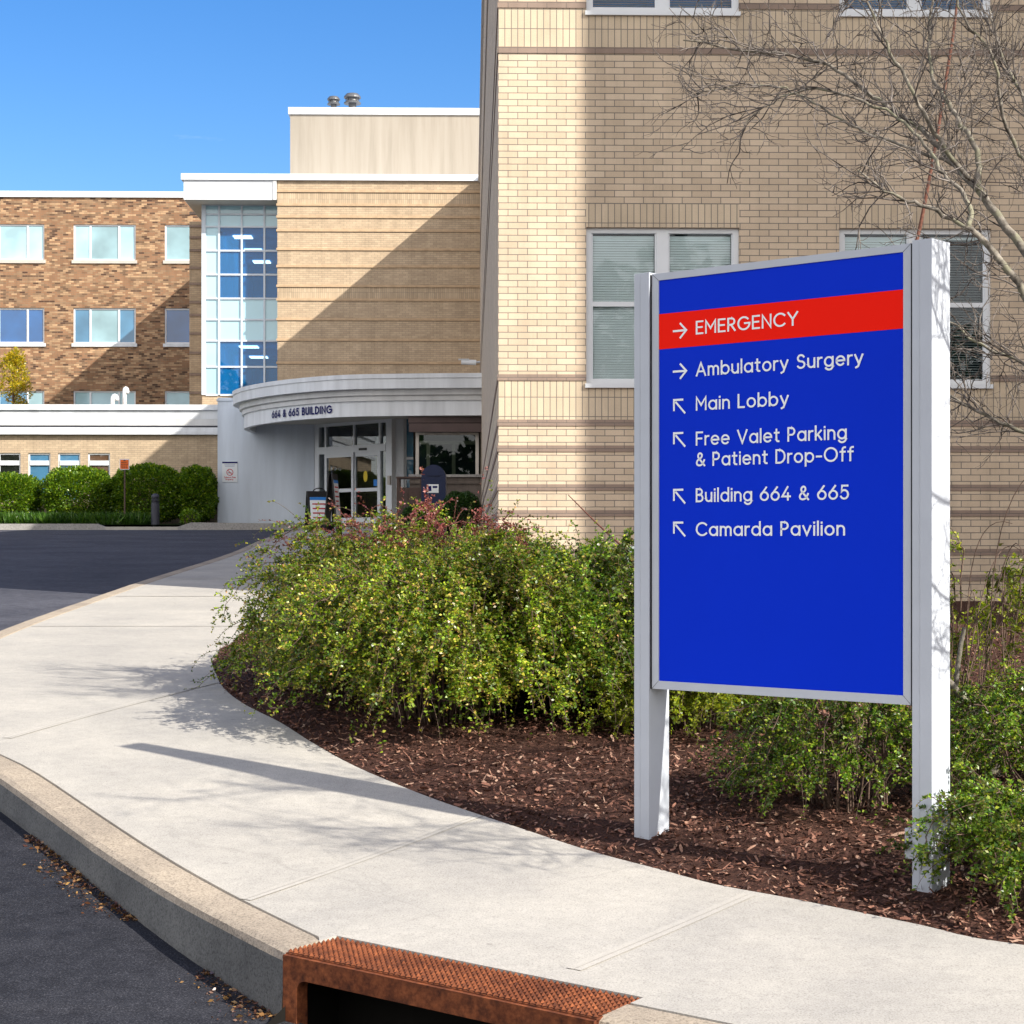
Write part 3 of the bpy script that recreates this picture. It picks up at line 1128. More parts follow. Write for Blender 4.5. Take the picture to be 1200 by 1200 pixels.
for k in range(7):
    w_ = R(90 * k / 6)
    prof.append((x1 - .065 - .04 + .04 * math.cos(w_), H - .125 + .04 * math.sin(w_)))
for k in range(7):
    w_ = R(90 + 90 * k / 6)
    prof.append((x0 + .065 + .04 + .04 * math.cos(w_), H - .125 + .04 * math.sin(w_)))
prof += [(x0 + .065, -.02)]
bmx = bmesh.new()
vs = [bmx.verts.new((x, fy0, z + tilt(x))) for x, z in prof]
fc = bmx.faces.new(vs)
r = bmesh.ops.extrude_face_region(bmx, geom=[fc])
for v in [q for q in r['geom'] if isinstance(q, bmesh.types.BMVert)]:
    v.co.y = fy1
bmesh.ops.recalc_face_normals(bmx, faces=bmx.faces[:])
bmesh.ops.triangulate(bmx, faces=[f for f in bmx.faces if len(f.verts) > 4])
me = bpy.data.meshes.new('front_frame')
bmx.to_mesh(me); bmx.free()
me.materials.append(M['rust'])
fo = bpy.data.objects.new('front_frame', me)
COL.objects.link(fo); fo.parent = inl
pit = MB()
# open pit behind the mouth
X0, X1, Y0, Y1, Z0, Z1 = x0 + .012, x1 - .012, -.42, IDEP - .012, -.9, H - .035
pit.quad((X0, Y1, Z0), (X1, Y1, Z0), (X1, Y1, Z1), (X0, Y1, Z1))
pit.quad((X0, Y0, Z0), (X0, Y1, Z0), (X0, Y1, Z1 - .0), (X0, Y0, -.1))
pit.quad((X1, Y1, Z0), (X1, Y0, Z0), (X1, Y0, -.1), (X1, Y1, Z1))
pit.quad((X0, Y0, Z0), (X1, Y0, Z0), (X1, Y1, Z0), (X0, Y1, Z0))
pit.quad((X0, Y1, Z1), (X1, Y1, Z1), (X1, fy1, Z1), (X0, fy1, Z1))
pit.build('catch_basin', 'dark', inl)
gr = MB()
gx0, gx1 = x0 + .02, x1 - .02
gr.box(gx0, gx1, -.40, -.345, -.045, -.008)
gr.box(gx0, gx1, -.075, -.02, -.045, -.008)
for k in range(14):
    xx = gx0 + (gx1 - gx0) * k / 13
    gr.box(xx - .013, xx + .013, -.345, -.075, -.045, -.010)
gr.build('grate', 'rust', inl)

# ------------------------------------------------------------------ wayfinding sign
PL, PR = Vector((.6175, 8.095)), Vector((1.580, 7.2585))
SE = (PR - PL).normalized()
SW = (PR - PL).length
sgn = thing('wayfinding_sign', 'tall blue wayfinding sign on two silver posts listing EMERGENCY and other destinations', 'sign',
            (PL.x, PL.y, -.05), math.atan2(SE.y, SE.x))
ZS = .05                                     # root sits at z = -.05
# local: x along the face, y away from the viewer, z up (add ZS to world z)


def s_of(px, lift=0.):
    k = (px - 600) / F
    # point on the face plane
    return (k * PL.y - PL.x) / (SE.x - k * SE.y)


ztop, zbot = 2.492 + ZS, .664 + ZS
for a, b, base in ((-.089, -.007, -.15), (SW + .010, SW + .096, -.25)):
    p = MB()
    p.box(a, b, -.012, .137, base, ztop + .008)
    p.box(a + .03, a + .0335, -.0135, -.0121, .02, ztop)           # extrusion line on the face
    po = p.build('post', 'sign_silver', sgn, bevel=.003)
    if a > 1:
        cl = MB()
        cl.box(a - .040, a - .001, .0, .06, .105, .225)
        cl.build('cleat', 'sign_silver', po, bevel=.002)
fm = MB()
bw = .036
S0, S1 = 0.0, SW
fm.poly([(S0, 0, ztop), (S0, 0, zbot), (S0 + bw, 0, zbot + bw), (S0 + bw, 0, ztop - bw * .85)][::1])
fm.poly([(S1, 0, zbot), (S1, 0, ztop), (S1 - bw, 0, ztop - bw * .85), (S1 - bw, 0, zbot + bw)])
fm.poly([(S0, 0, zbot), (S1, 0, zbot), (S1 - bw, 0, zbot + bw), (S0 + bw, 0, zbot + bw)])
fm.poly([(S1, 0, ztop), (S0, 0, ztop), (S0 + bw, 0, ztop - bw * .85), (S1 - bw, 0, ztop - bw * .85)])
i0, i1, j0, j1 = S0 + bw, S1 - bw, zbot + bw, ztop - bw * .85
dp = .006
fm.quad((i0, 0, j0), (i0, dp, j0), (i0, dp, j1), (i0, 0, j1))
fm.quad((i1, dp, j0), (i1, 0, j0), (i1, 0, j1), (i1, dp, j1))
fm.quad((i0, 0, j0), (i1, 0, j0), (i1, dp, j0), (i0, dp, j0))
fm.quad((i0, dp, j1), (i1, dp, j1), (i1, 0, j1), (i0, 0, j1))
for (a, b, c, d) in (((S0, 0, zbot), (S0, 0, ztop), (S0, .125, ztop), (S0, .125, zbot)), ((S1, 0, ztop), (S1, 0, zbot), (S1, .125, zbot), (S1, .125, ztop)),
                     ((S0, 0, ztop), (S1, 0, ztop), (S1, .125, ztop), (S0, .125, ztop)), ((S1, 0, zbot), (S0, 0, zbot), (S0, .125, zbot), (S1, .125, zbot)),
                     ((S1, .125, zbot), (S0, .125, zbot), (S0, .125, ztop), (S1, .125, ztop))):
    fm.quad(a, b, c, d)
# mitre lines at the four corners
frame_o = fm.build('frame', 'sign_silver', sgn)
for (ax, az, bx, bz) in ((S0, zbot, i0, j0), (S1, zbot, i1, j0), (S0, ztop, i0, j1), (S1, ztop, i1, j1)):
    d = Vector((bx - ax, bz - az)).normalized()
    n = Vector((-d.y, d.x)) * .0008
    mi = MB()
    mi.quad((ax + n.x, -.0007, az + n.y), (bx + n.x, -.0007, bz + n.y), (bx - n.x, -.0007, bz - n.y), (ax - n.x, -.0007, az - n.y))
    mi.build('mitre_joint', 'sign_gap', frame_o)
for ga, gb in ((-.0068, -.0005), (SW + .0005, SW + .0098)):  # dark of the open gap beside each post, drawn as a black strip
    gp = MB()
    gp.box(ga, gb, -.005, .12, zbot, ztop - .004)
    gp.build('gap_shade', 'sign_gap', sgn)
pn = MB()
pn.quad((i0, dp - .001, j0), (i1, dp - .001, j0), (i1, dp - .001, j1), (i0, dp - .001, j1))
panel = pn.build('panel', 'sign_blue', sgn)
rb = MB()
rz0, rz1 = 2.158 + ZS, 2.313 + ZS
rb.quad((i0, dp - .0022, rz0), (i1, dp - .0022, rz0), (i1, dp - .0022, rz1), (i0, dp - .0022, rz1))
rb.build('red_band', 'sign_red', panel)
sp = lambda x, z, l: (x, dp - .0032 - l, z)
CAP = .0605
XL = s_of(815)
lines = [('EMERGENCY', 935, 2.2085, .0590), ('Ambulatory Surgery', 1011.5, 2.0270, CAP), ('Main Lobby', 924, 1.8790, CAP), ('Free Valet Parking', 992, 1.7275, CAP),
         ('& Patient Drop-Off', 1000, 1.6375, CAP), ('Building 664 & 665', 994.5, 1.4825, CAP), ('Camarda Pavilion', 990, 1.3360, CAP)]
for t, xr, zb, cap in lines:
    lettering('sign_white', panel, (0, 0, 0), t, sp, XL, s_of(xr), zb + ZS, cap, .128)


def arrow(kind, zc, xc):
    am = MB()
    wd = .0090
    if kind == 'right':
        hs = [[(-.036, 0), (.030, 0)], [(.002, .033), (.036, 0), (.002, -.033)]]
    else:
        hs = [[(-.022, .022), (.030, -.030)], [(-.030, -.018), (-.030, .030), (.020, .030)]]
    for li, st in enumerate(hs):
        for q in ribbon(st, wd, False):
            am.quad(*[sp(xc + p.x, zc + p.y, .0006 * (1 + .4 * li)) for p in q])
    am.build('arrow', 'sign_white', panel)


ax_ = s_of(796)
for kind, py in (('right', 387.5), ('right', 435), ('diagonal', 476.5), ('diagonal', 515.5), ('diagonal', 582), ('diagonal', 620.5)):
    dloc = PL.y + ax_ * SE.y
    arrow(kind, EYE + (HY - py) / F * dloc + ZS, ax_)

# ------------------------------------------------------------------ main building
def frame_of(name, label, cat, u, v, z):
    r = thing(name, label, cat, wp(u, v, z), ANG)
    return r, (u, v, z)


def wall_cells(mb, u0, u1, z0, z1, v, holes, zone, reveal=.10, zcuts=(), m_rev=None):
    us = sorted(set([u0, u1] + [h[0] for h in holes] + [h[1] for h in holes]))
    zs = sorted(set([z0, z1] + [h[2] for h in holes] + [h[3] for h in holes] + [z for z in zcuts if z0 < z < z1]))
    us = [u for u in us if u0 <= u <= u1]
    zs = [z for z in zs if z0 <= z <= z1]
    for a, b in zip(us[:-1], us[1:]):
        for c, d in zip(zs[:-1], zs[1:]):
            um, zm = (a + b) / 2, (c + d) / 2
            if any(h[0] < um < h[1] and h[2] < zm < h[3] for h in holes):
                continue
            mb.quad((a, v, c), (b, v, c), (b, v, d), (a, v, d), zone(um, zm))
    for (a, b, c, d) in holes:
        r = v + reveal
        k = m_rev if m_rev is not None else 0
        mb.quad((a, v, c), (a, v, d), (a, r, d), (a, r, c), k)
        mb.quad((b, v, d), (b, v, c), (b, r, c), (b, r, d), k)
        mb.quad((a, v, d), (b, v, d), (b, r, d), (a, r, d), k)
        mb.quad((b, v, c), (a, v, c), (a, r, c), (b, r, c), k)


ST = 3.902
CO = .0677
ROOF = 13.15
main, mo = frame_of('brick_building', 'tall tan brick building with white double windows right behind the blue sign', 'building', 0, 0, g(19.2))
WU, WV = 9.90, -7.0                        # projecting taller wing just right of the picture
WROOF = 18.2
wins = []
for k in range(3):
    a = .921 + 2.662 * k
    for s_ in (0, 1, 2):
        wins.append((a, a + 1.608, 2.985 + ST * s_, 4.625 + ST * s_))
bands = []
for s_ in (0, 1, 2):
    b0 = 2.608 + ST * s_
    bands += [(b0 - CO, b0), (b0 + .406, b0 + .406 + CO)]
zb = 2.608
for n in (4, 6, 4, 6, 4, 6, 4, 6):
    zb -= n * CO
    if zb > .3:
        bands.append((zb - CO, zb))
soldiers = [(2.608 + ST * s_, 3.014 + ST * s_) for s_ in (0, 1, 2)]


def zone(u, z):
    for a, b in soldiers:
        if a < z < b:
            return 1
    for (a, b, c, d) in wins:
        if a < u < b and d < z < d + .245:
            return 1
    return 0


mw = MB()
zc = [z for s in soldiers for z in s] + [wn[3] + .245 for wn in wins]
wall_cells(mw, 0, WU, -.6, ROOF, 0, wins, zone, .10, zc)
D_main = 40.9
cuts = sorted(set([-.6, ROOF] + [z for s in soldiers for z in s]))
for a, b in zip(cuts[:-1], cuts[1:]):
    m = 1 if any(s[0] - 1e-6 <= a and b <= s[1] + 1e-6 for s in soldiers) else 0
    mw.quad((0, D_main, a), (0, 0, a), (0, 0, b), (0, D_main, b), m)
    mw.quad((WU, 0, a), (WU, WV, a), (WU, WV, b), (WU, 0, b), m)
    mw.quad((WU, WV, a), (WU + 14, WV, a), (WU + 14, WV, b), (WU, WV, b), m)
    mw.quad((WU + 14, WV, a), (WU + 14, D_main, a), (WU + 14, D_main, b), (WU + 14, WV, b), m)
mw.quad((0, D_main, -.6), (WU + 14, D_main, -.6), (WU + 14, D_main, ROOF), (0, D_main, ROOF))
mw.quad((0, 0, ROOF), (WU, 0, ROOF), (WU, D_main, ROOF), (0, D_main, ROOF))
mw.quad((WU, 6, ROOF), (WU + 14, 6, ROOF), (WU + 14, D_main, ROOF), (WU, D_main, ROOF))
mw.quad((WU, 6, ROOF), (WU, WV, ROOF), (WU, WV, WROOF), (WU, 6, WROOF))
mw.quad((WU, WV, ROOF), (WU + 14, WV, ROOF), (WU + 14, WV, WROOF), (WU, WV, WROOF))
mw.quad((WU + 14, WV, ROOF), (WU + 14, 6, ROOF), (WU + 14, 6, WROOF), (WU + 14, WV, WROOF))
mw.quad((WU + 14, 6, ROOF), (WU, 6, ROOF), (WU, 6, WROOF), (WU + 14, 6, WROOF))
mw.quad((WU, WV, WROOF), (WU + 14, WV, WROOF), (WU + 14, 6, WROOF), (WU, 6, WROOF))
PR_ = .009
for a, b in bands:                         # projecting umber courses, broken by the windows
    cutw = sorted([(w_[0], w_[1]) for w_ in wins if w_[2] < b and w_[3] > a])
    x = -PR_
    for c, d in cutw + [(WU, WU)]:
        mw.box(x, c, -PR_, .06, a + .001, b - .001, 2)
        x = d
    mw.box(-PR_, .05, .061, D_main, a + .001, b - .001, 2)
mw.build('wall', ['tan_brick', 'tan_soldier', 'umber_brick'], main, mo)
cp = MB()
cp.box(-.06, WU, -.06, .35, ROOF, ROOF + .18)
cp.box(-.06, .3, .351, D_main, ROOF, ROOF + .18)
cp.build('coping', 'white_metal', main, mo)


def double_window(u0, u1, z0, z1, blind, full=True, open_room='room'):
    """pair of double-hung sashes: frame > pane, blind, sill"""
    f = MB()
    v0, v1 = .045, .10
    fw = .055
    f.box(u0, u1, v0, v1, z1 - fw, z1)
    f.box(u0, u1, v0, v1, z0, z0 + fw)
    f.box(u0, u0 + fw, v0, v1, z0 + fw, z1 - fw)
    f.box(u1 - fw, u1, v0, v1, z0 + fw, z1 - fw)
    um = (u0 + u1) / 2
    f.box(um - .06, um + .06, v0, v1, z0 + fw, z1 - fw)
    zm = z0 + (z1 - z0) * .515
    for a, b in ((u0 + fw, um - .06), (um + .06, u1 - fw)):
        f.box(a, b, v0 + .012, v1, zm - .028, zm + .022)
        for c, d, vo in ((z0 + fw, zm - .028, .008), (zm + .022, z1 - fw, .016)):      # sash edges
            f.box(a, a + .018, v0 + vo, v1, c, d)
            f.box(b - .018, b, v0 + vo, v1, c, d)
    # the plain box of the room behind
    fo = f.build('window', 'white_metal', main, mo)
    s = MB()
    s.box(u0 - .012, u1 + .012, -.03, .10, z0 - .045, z0 - .001)
    s.build('sill', 'white_metal', fo, mo)
    for a, b in ((u0 + fw + .018, um - .078), (um + .078, u1 - fw - .018)):
        for c, d in ((z0 + fw, zm - .028), (zm + .022, z1 - fw)):
            p = MB()
            p.quad((a, .078, c), (b, .078, c), (b, .078, d), (a, .078, d))
            p.build('pane', 'glass', fo, mo)
    bl = MB()
    mats_ = blind if isinstance(blind, tuple) else (blind, blind)
    for k_, (a, b) in enumerate(((u0 + fw, um - .06), (um + .06, u1 - fw))):
        z = z1 - fw - .02
        bl.box(a + .02, b - .02, .115, .145, z - .03, z)
        z -= .04
        while z > z0 + fw + .01:
            t, y_ = (.0132, .131) if mats_[k_] == 'blind' else (.006, .140)
            bl.quad((a + .02, .116, z - t), (b - .02, .116, z - t), (b - .02, y_, z + t), (a + .02, y_, z + t), k_)
            z -= .0265
    bl.build('blind', list(mats_), fo, mo)
    rm = MB()
    rm.quad((u0, .5, z0), (u1, .5, z0), (u1, .5, z1), (u0, .5, z1))
    for q in (((u0, .10, z0), (u0, .5, z0), (u0, .5, z1), (u0, .10, z1)), ((u1, .5, z0), (u1, .10, z0), (u1, .10, z1), (u1, .5, z1)),
              ((u0, .10, z1), (u0, .5, z1), (u1, .5, z1), (u1, .10, z1)), ((u0, .5, z0), (u0, .10, z0), (u1, .10, z0), (u1, .5, z0))):
        rm.quad(*q)
    rm.build('room', open_room, fo, mo)


for i, wn in enumerate(wins):
    col, fl = divmod(i, 3)
    if fl == 1:
        double_window(*wn, 'blind_dim', open_room='room_sky_tint')
    else:
        double_window(*wn, 'blind' if col == 0 or fl == 2 else ('blind', 'blind_dim'))

# ------------------------------------------------------------------ lobby building
VS, VC, VP_ = 40.9, 41.8, 43.2
uL, _ = uz(325, 300, VS)
uLeft, zLipT = uz(212, 203, VS - .1)
_, zLipB = uz(212, 211, VS)
_, zFasB = uz(212, 234, VS)
uR = 0.0
lob, lo = frame_of('lobby_building', 'striped tan brick building with a tall blue glass stair tower and flat white roof edge', 'building', (uL + uR) / 2, VS, g(59))
lw = MB()
by = [211.5, 223, 239, 253, 269, 291, 311, 334, 350, 373, 397, 424, 447]
zl = [uz(440, y, VS)[1] for y in by]
zl.append(1.4)
for k in range(len(zl) - 1):
    lw.quad((uL, VS, zl[k + 1]), (uR, VS, zl[k + 1]), (uR, VS, zl[k]), (uL, VS, zl[k]), 1 if k in (1, 7) else 0)
    lw.quad((uL, VC + .05, zl[k + 1]), (uL, VS, zl[k + 1]), (uL, VS, zl[k]), (uL, VC + .05, zl[k]), 1 if k in (1, 7) else 0)
for z in zl[1:-1]:
    lw.box(uL - .03, uR, VS - .035, VS + .1, z - .075, z, 2)
# recessed strip left of the tower
us0, _ = uz(222, 300, 45)
us1, _ = uz(245, 300, 45)
lw.quad((us0, 45, 1.4), (us1, 45, 1.4), (us1, 45, zFasB), (us0, 45, zFasB), 0)
for z in zl[1:-1]:
    lw.box(us0, us1, 44.96, 45.1, z - .09, z, 3)
# base under the curtain wall
ucl, zcb = uz(237, 463, VC)
lw.quad((ucl, VC - .02, 1.4), (uL, VC - .02, 1.4), (uL, VC - .02, zcb), (ucl, VC - .02, zcb), 0)
lw.quad((ucl, 47, 1.4), (ucl, VC - .02, 1.4), (ucl, VC - .02, zFasB), (ucl, 47, zFasB), 0)
lw.quad((uR, 60, 1.4), (uR, VS, 1.4), (uR, VS, zl[0]), (uR, 60, zl[0]), 0)
lw.build('wall', ['lobby_brick', 'lobby_soldier', 'lobby_band', 'umber_brick'], lob, lo)
rf = MB()
rf.box(uLeft, uR - .005, VS - .10, 60, zLipB, zLipT, 0)
uF1 = uL - .02
rf.box(uLeft + .08, uF1, VS - .03, 46, zFasB, zLipB - .002, 0)
rf.box(uF1 - .12, uF1, VS - .06, VS - .031, zFasB, zLipB - .003, 1)
ro = rf.build('roof', ['white_metal', 'grey_band'], lob, lo)
sf = MB()
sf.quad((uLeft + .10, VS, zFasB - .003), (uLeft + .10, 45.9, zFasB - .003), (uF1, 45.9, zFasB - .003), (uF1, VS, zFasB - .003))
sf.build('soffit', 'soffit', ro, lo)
ph = MB()
uP, zP1 = uz(340, 134, VP_)
_, zP2 = uz(340, 126, VP_)
ph.box(uP, uR + 3, VP_, 56.5, zLipT - .1, zP1, 0)
pho = ph.build('penthouse', ['eifs'], lob, lo)
pc = MB()
pc.box(uP - .06, uR + 3.06, VP_ - .06, 56.6, zP1, zP2)
pc.build('coping', 'white_metal', pho, lo)
for px, py, wpx, hpx in ((391, 127, 15, 14.5), (413, 127, 20, 18)):
    vv = 45.0
    u_, z_ = uz(px, py, vv)
    k = 1 / F * (CY + vv)
    r_, h_ = wpx / 2 * k, hpx * k
    vt = MB()
    vt.lathe([(r_ * .45, -.9), (r_ * .45, h_ * .28), (r_ * .98, h_ * .28), (r_, h_ * .36), (r_ * .7, h_ * .46), (r_ * .66, h_ * .62), (r_, h_ * .66), (r_ * .98, h_ * .76), (r_ * .7, h_ * .93), (r_ * .2, h_)], (u_, vv, z_))
    for q in range(8):
        wq = 2 * math.pi * q / 8
        vt.box(u_ + r_ * .76 * math.cos(wq) - .012, u_ + r_ * .76 * math.cos(wq) + .012, vv + r_ * .76 * math.sin(wq) - .012, vv + r_ * .76 * math.sin(wq) + .012, z_ + h_ * .4, z_ + h_ * .7)
    vt.build('roof_vent', 'dark_vent', pho, lo)

# curtain wall
vm_px = [236.5, 257, 283.5, 310, 325]
hz_y = [238, 251.5, 266, 294, 322, 350, 374.7, 399.5, 430, 463]
vu = [uz(p, 300, VC)[0] for p in vm_px]
vu[-1] = uL
hz = [uz(280, y, VC)[1] for y in hz_y]
hz[0] = zFasB - .004
cwf = MB()
hw = .030
for i, u_ in enumerate(vu):
    a, b = (u_, u_ + .14) if i == 0 else ((u_ - .05, u_ - .002) if i == 4 else (u_ - hw, u_ + hw))
    cwf.box(a, b, VC - .07, VC + .05, hz[-1], hz[0])
xs = []
for i in range(4):
    a = vu[i] + (.14 if i == 0 else hw)
    b = vu[i + 1] - (.05 if i == 3 else hw)
    xs.append((a, b))
    for k, z in enumerate(hz):
        cwf.box(a, b, VC - .055, VC + .05, z - hw, (z + hw) if k else z)
cwo = cwf.build('curtain_wall', 'mullion', lob, lo)
for r_ in range(9):
    z1_, z0_ = hz[r_] - hw, hz[r_ + 1] + hw
    for c_, (a, b) in enumerate(xs):
        p = MB()
        p.quad((a, VC - .01, z0_), (b, VC - .01, z0_), (b, VC - .01, z1_), (a, VC - .01, z1_))
        vision = r_ in (2, 3, 4, 7, 8) and c_ > 0
        p.build('glass_pane' if vision else 'spandrel_pane', 'glass_sky_tint' if vision else 'spandrel', cwo, lo)
ro_ = MB()
RB = VC + 9.5
for r0, r1 in ((2, 5), (7, 9)):
    zt, zb_ = hz[r0] - .02, hz[r1]
    a, b = xs[1][0] - .05, uL + 3.0
    ro_.quad((a, RB, zb_), (b, RB, zb_), (b, RB, zt), (a, RB, zt))
    ro_.quad((a, VC + .06, zt), (a, RB, zt), (b, RB, zt), (b, VC + .06, zt))
    ro_.quad((a, RB, zb_), (a, VC + .06, zb_), (b, VC + .06, zb_), (b, RB, zb_))
    ro_.quad((a, VC + .06, zb_), (a, RB, zb_), (a, RB, zt), (a, VC + .06, zt))
    ro_.quad((b, RB, zb_), (b, VC + .06, zb_), (b, VC + .06, zt), (b, RB, zt))
    ro_.quad((uL - .02, VC + .06, zb_), (b, VC + .06, zb_), (b, VC + .06, zt), (uL - .02, VC + .06, zt))
ro_.build('room', 'room_sky_tint', cwo, lo)
for (r0, pxa, dv) in ((2, 274, 1.7), (2, 287, 4.5), (2, 297, 7.2), (7, 281, 1.4), (7, 293, 4.8)):
    a = uz(pxa, 300, VC + dv)[0]
    cl = MB()
    cl.box(a, a + .62, VC + dv - .28, VC + dv + .28, hz[r0] - .07, hz[r0] - .035)
    cl.build('ceiling_light', 'ceiling_lamp', cwo, lo)

# ------------------------------------------------------------------ brown brick building
VB = 54.3
uB1, zB1 = uz(241, 231, VB)
_, zB2 = uz(120, 224.5, VB)
_, zB1 = uz(120, 231.5, VB)
uB0, _ = uz(-330, 300, VB)
brn, bo = frame_of('mottled_brick_building', 'mottled brown brick building with three rows of white framed windows at far left', 'building', (uB0 + uB1) / 2, VB, g(73))
bw_ = MB()
bwins = []
PITCH = uz(193, 300, VB)[0] - uz(86, 300, VB)[0]
uW = uz(86, 300, VB)[0]
WW = uz(159, 300, VB)[0] - uW
rows = [(263, 305), (361, 402.5), (458, 500)]
for cidx in (-3, -2, -1, 0, 1):
    a = uW + PITCH * cidx
    for (ya, yb) in rows:
        zt, zb_ = uz(120, ya, VB)[1], uz(120, yb, VB)[1]
        bwins.append((a, min(a + WW, uB1 - .05), zb_, zt, cidx))
wall_cells(bw_, uB0, uB1, 1., zB1, VB, [w_[:4] for w_ in bwins], lambda u, z: 0, .12)
bw_.quad((uB1, 70, 1.), (uB1, VB, 1.), (uB1, VB, zB1), (uB1, 70, zB1))
bw_.quad((uB0, VB, zB1), (uB1, VB, zB1), (uB1, 70, zB1), (uB0, 70, zB1))
bw_.build('wall', ['brown_brick'], brn, bo)
bc = MB()
bc.box(uB0, uB1, VB - .08, VB + .4, zB1, zB2)
bc.build('coping', 'white_metal', brn, bo)
pane_sets = {(-1, 0): ['pane_pale', 'pane_pale', 'pane_pale'], (0, 0): ['pane_pale', 'pane_teal', 'pane_pale'], (1, 0): ['pane_teal', 'pane_teal'],
             (-1, 1): ['pane_blue', 'pane_blue', 'pane_blue'], (0, 1): ['pane_mid', 'pane_teal', 'pane_mid'], (1, 1): ['pane_blue', 'pane_blue'],
             (-1, 2): ['pane_teal', 'pane_mid', 'pane_teal'], (0, 2): ['pane_pale', 'pane_pale', 'pane_pale'], (1, 2): ['pane_pale', 'pane_pale']}
for i, (a, b, c, d, cidx) in enumerate(bwins):
    f = MB()
    v0, v1 = VB + .05, VB + .11
    t = .06
    f.box(a, b, v0, v1, d - t, d)
    f.box(a, b, v0, v1, c, c + t)
    if cidx == 1:
        spl = [a, a + WW * .5 - .1, a + WW]
    else:
        spl = [a, a + WW * .27, a + WW * .73, a + WW]
    spl = [s for s in spl if s < b - .2] + [b]
    for k, s in enumerate(spl):
        x0_, x1_ = (s, s + t) if k == 0 else ((s - t, s) if k == len(spl) - 1 else (s - t * .6, s + t * .6))
        f.box(x0_, x1_, v0, v1, c + t, d - t)
    fo_ = f.build('window', 'white_metal', brn, bo)
    sl_ = MB()
    sl_.box(a - .06, b + (.06 if cidx < 1 else 0), VB - .05, VB + .11, c - .13, c - .002)
    sl_.build('sill', 'sand_frame' if i % 3 == 0 else 'white_paint', fo_, bo)
    ps = pane_sets.get((cidx, i % 3), ['pane_mid', 'pane_teal', 'pane_pale'])
    for k in range(len(spl) - 1):
        p = MB()
        p.quad((spl[k] + t * .5, v0 + .03, c + t * .5), (spl[k + 1] - t * .5, v0 + .03, c + t * .5), (spl[k + 1] - t * .5, v0 + .03, d - t * .5), (spl[k] + t * .5, v0 + .03, d - t * .5))
        p.build('pane', ps[min(k, len(ps) - 1)], fo_, bo)

# ------------------------------------------------------------------ low wing
VL = 40.3
uW1, _ = uz(258, 500, VL)
uW0, _ = uz(-330, 500, VL)
wing, wo_ = frame_of('low_brick_wing', 'low tan brick wing with a deep white parapet behind the hedges', 'building', (uW0 + uW1) / 2, VL, g(59))
zy = lambda y: uz(120, y, VL)[1]
ww = MB()
lwins = []
for a, b in ((-72, -46), (-37, -11), (-2, 24), (33, 59), (68, 94), (103, 129)):
    lwins.append((uz(a, 560, VL)[0], uz(b, 560, VL)[0], zy(588), zy(531)))
wall_cells(ww, uW0, uW1, 1.2, zy(509), VL, lwins, lambda u, z: 0, .12)
ww.quad((uW0, VL, zy(478)), (uW1, VL, zy(478)), (uW1, 47.5, zy(478)), (uW0, 47.5, zy(478)))
ww.quad((uW1, 47.5, 1.2), (uW0, 47.5, 1.2), (uW0, 47.5, zy(478)), (uW1, 47.5, zy(478)))
ww.build('wall', ['lobby_brick'], wing, wo_)
pp = MB()
for (ya, yb, pr, m) in ((474.5, 481, .20, 0), (481, 491.5, .13, 0), (491.5, 499, .13, 1), (499, 501, .10, 2), (501, 505.5, .12, 0), (505.5, 509.5, .16, 0)):
    pp.box(uW0, uW1 + .0, VL - pr, VL + .3, zy(yb) + .003, zy(ya), m)
pp.build('parapet', ['white_paint', 'grey_band', 'charcoal'], wing, wo_)
for k, (a, b, c, d) in enumerate(lwins):
    f = MB()
    t = .05
    v0, v1 = VL + .04, VL + .11
    f.box(a, b, v0, v1, d - t, d); f.box(a, b, v0, v1, c, c + .09)
    f.box(a, a + t, v0, v1, c + .09, d - t); f.box(b - t, b, v0, v1, c + .09, d - t)
    zr = zy(542.5)
    f.box(a + t, b - t, v0 - .02, v1, zr - .075, zr + .075)
    fo_ = f.build('window', 'white_paint', wing, wo_)
    mt = {2: 'pane_black', 3: 'pane_mid', 4: 'pane_mid', 5: 'pane_brown'}.get(k, 'pane_mid')
    for z0_, z1_ in ((c + .09, zr - .075), (zr + .075, d - t)):
        p = MB()
        p.quad((a + t, v0 + .03, z0_), (b - t, v0 + .03, z0_), (b - t, v0 + .03, z1_), (a + t, v0 + .03, z1_))
        p.build('pane', mt, fo_, wo_)
for px, ytop, px2 in ((132, 463, 137), (146, 454.5, 149)):
    vv = VL + 1.0
    u_, zt = uz(px, ytop, vv)
    u2, _ = uz(px2, ytop, vv)
    zb_ = zy(478)
    r_ = .07
    pts = [(u_, vv, zb_ - .1), (u_, vv, zt - .12)] + [(u_ + (u2 - u_) * .5 * (1 - math.cos(R(a))), vv, zt - .12 + .10 * math.sin(R(a))) for a in (30, 60, 90, 120, 150, 180)] + [(u2, vv, zt - .18)]
    pm = MB()
    pm.tube(pts, r_, 10)
    pm.build('vent_pipe', 'white_metal', wing, wo_, smooth_shade=True)

# ------------------------------------------------------------------ entrance pavilion
zE = g(57)
ent = thing('entrance_pavilion', 'white entrance pavilion with curved canopy lettered 664 & 665 BUILDING', 'building', (-5, 56.5, zE))
eo = (-5, 56.5, zE)
cap_px = [(272, 460), (283, 454), (315, 447.5), (362.5, 442), (410, 439), (457.5, 438), (505, 437.4), (563.6, 437)]
zT = EYE + 178 / F * 56.5
arcp = []
for px, py in cap_px:
    Y = (zT - EYE) * F / (HY - py)
    arcp.append(((px - 600) / F * Y, Y, 0))
arcp[-1] = (arcp[-1][0] + .05, arcp[-1][1], 0)
arcp = [(arcp[0][0] - .02, 58.4, 0)] + arcp
crv = [(p.x, p.y) for p in smooth(arcp, 8)]
# inward offset lines
def inset(line, d):
    return offset_line(line, d)
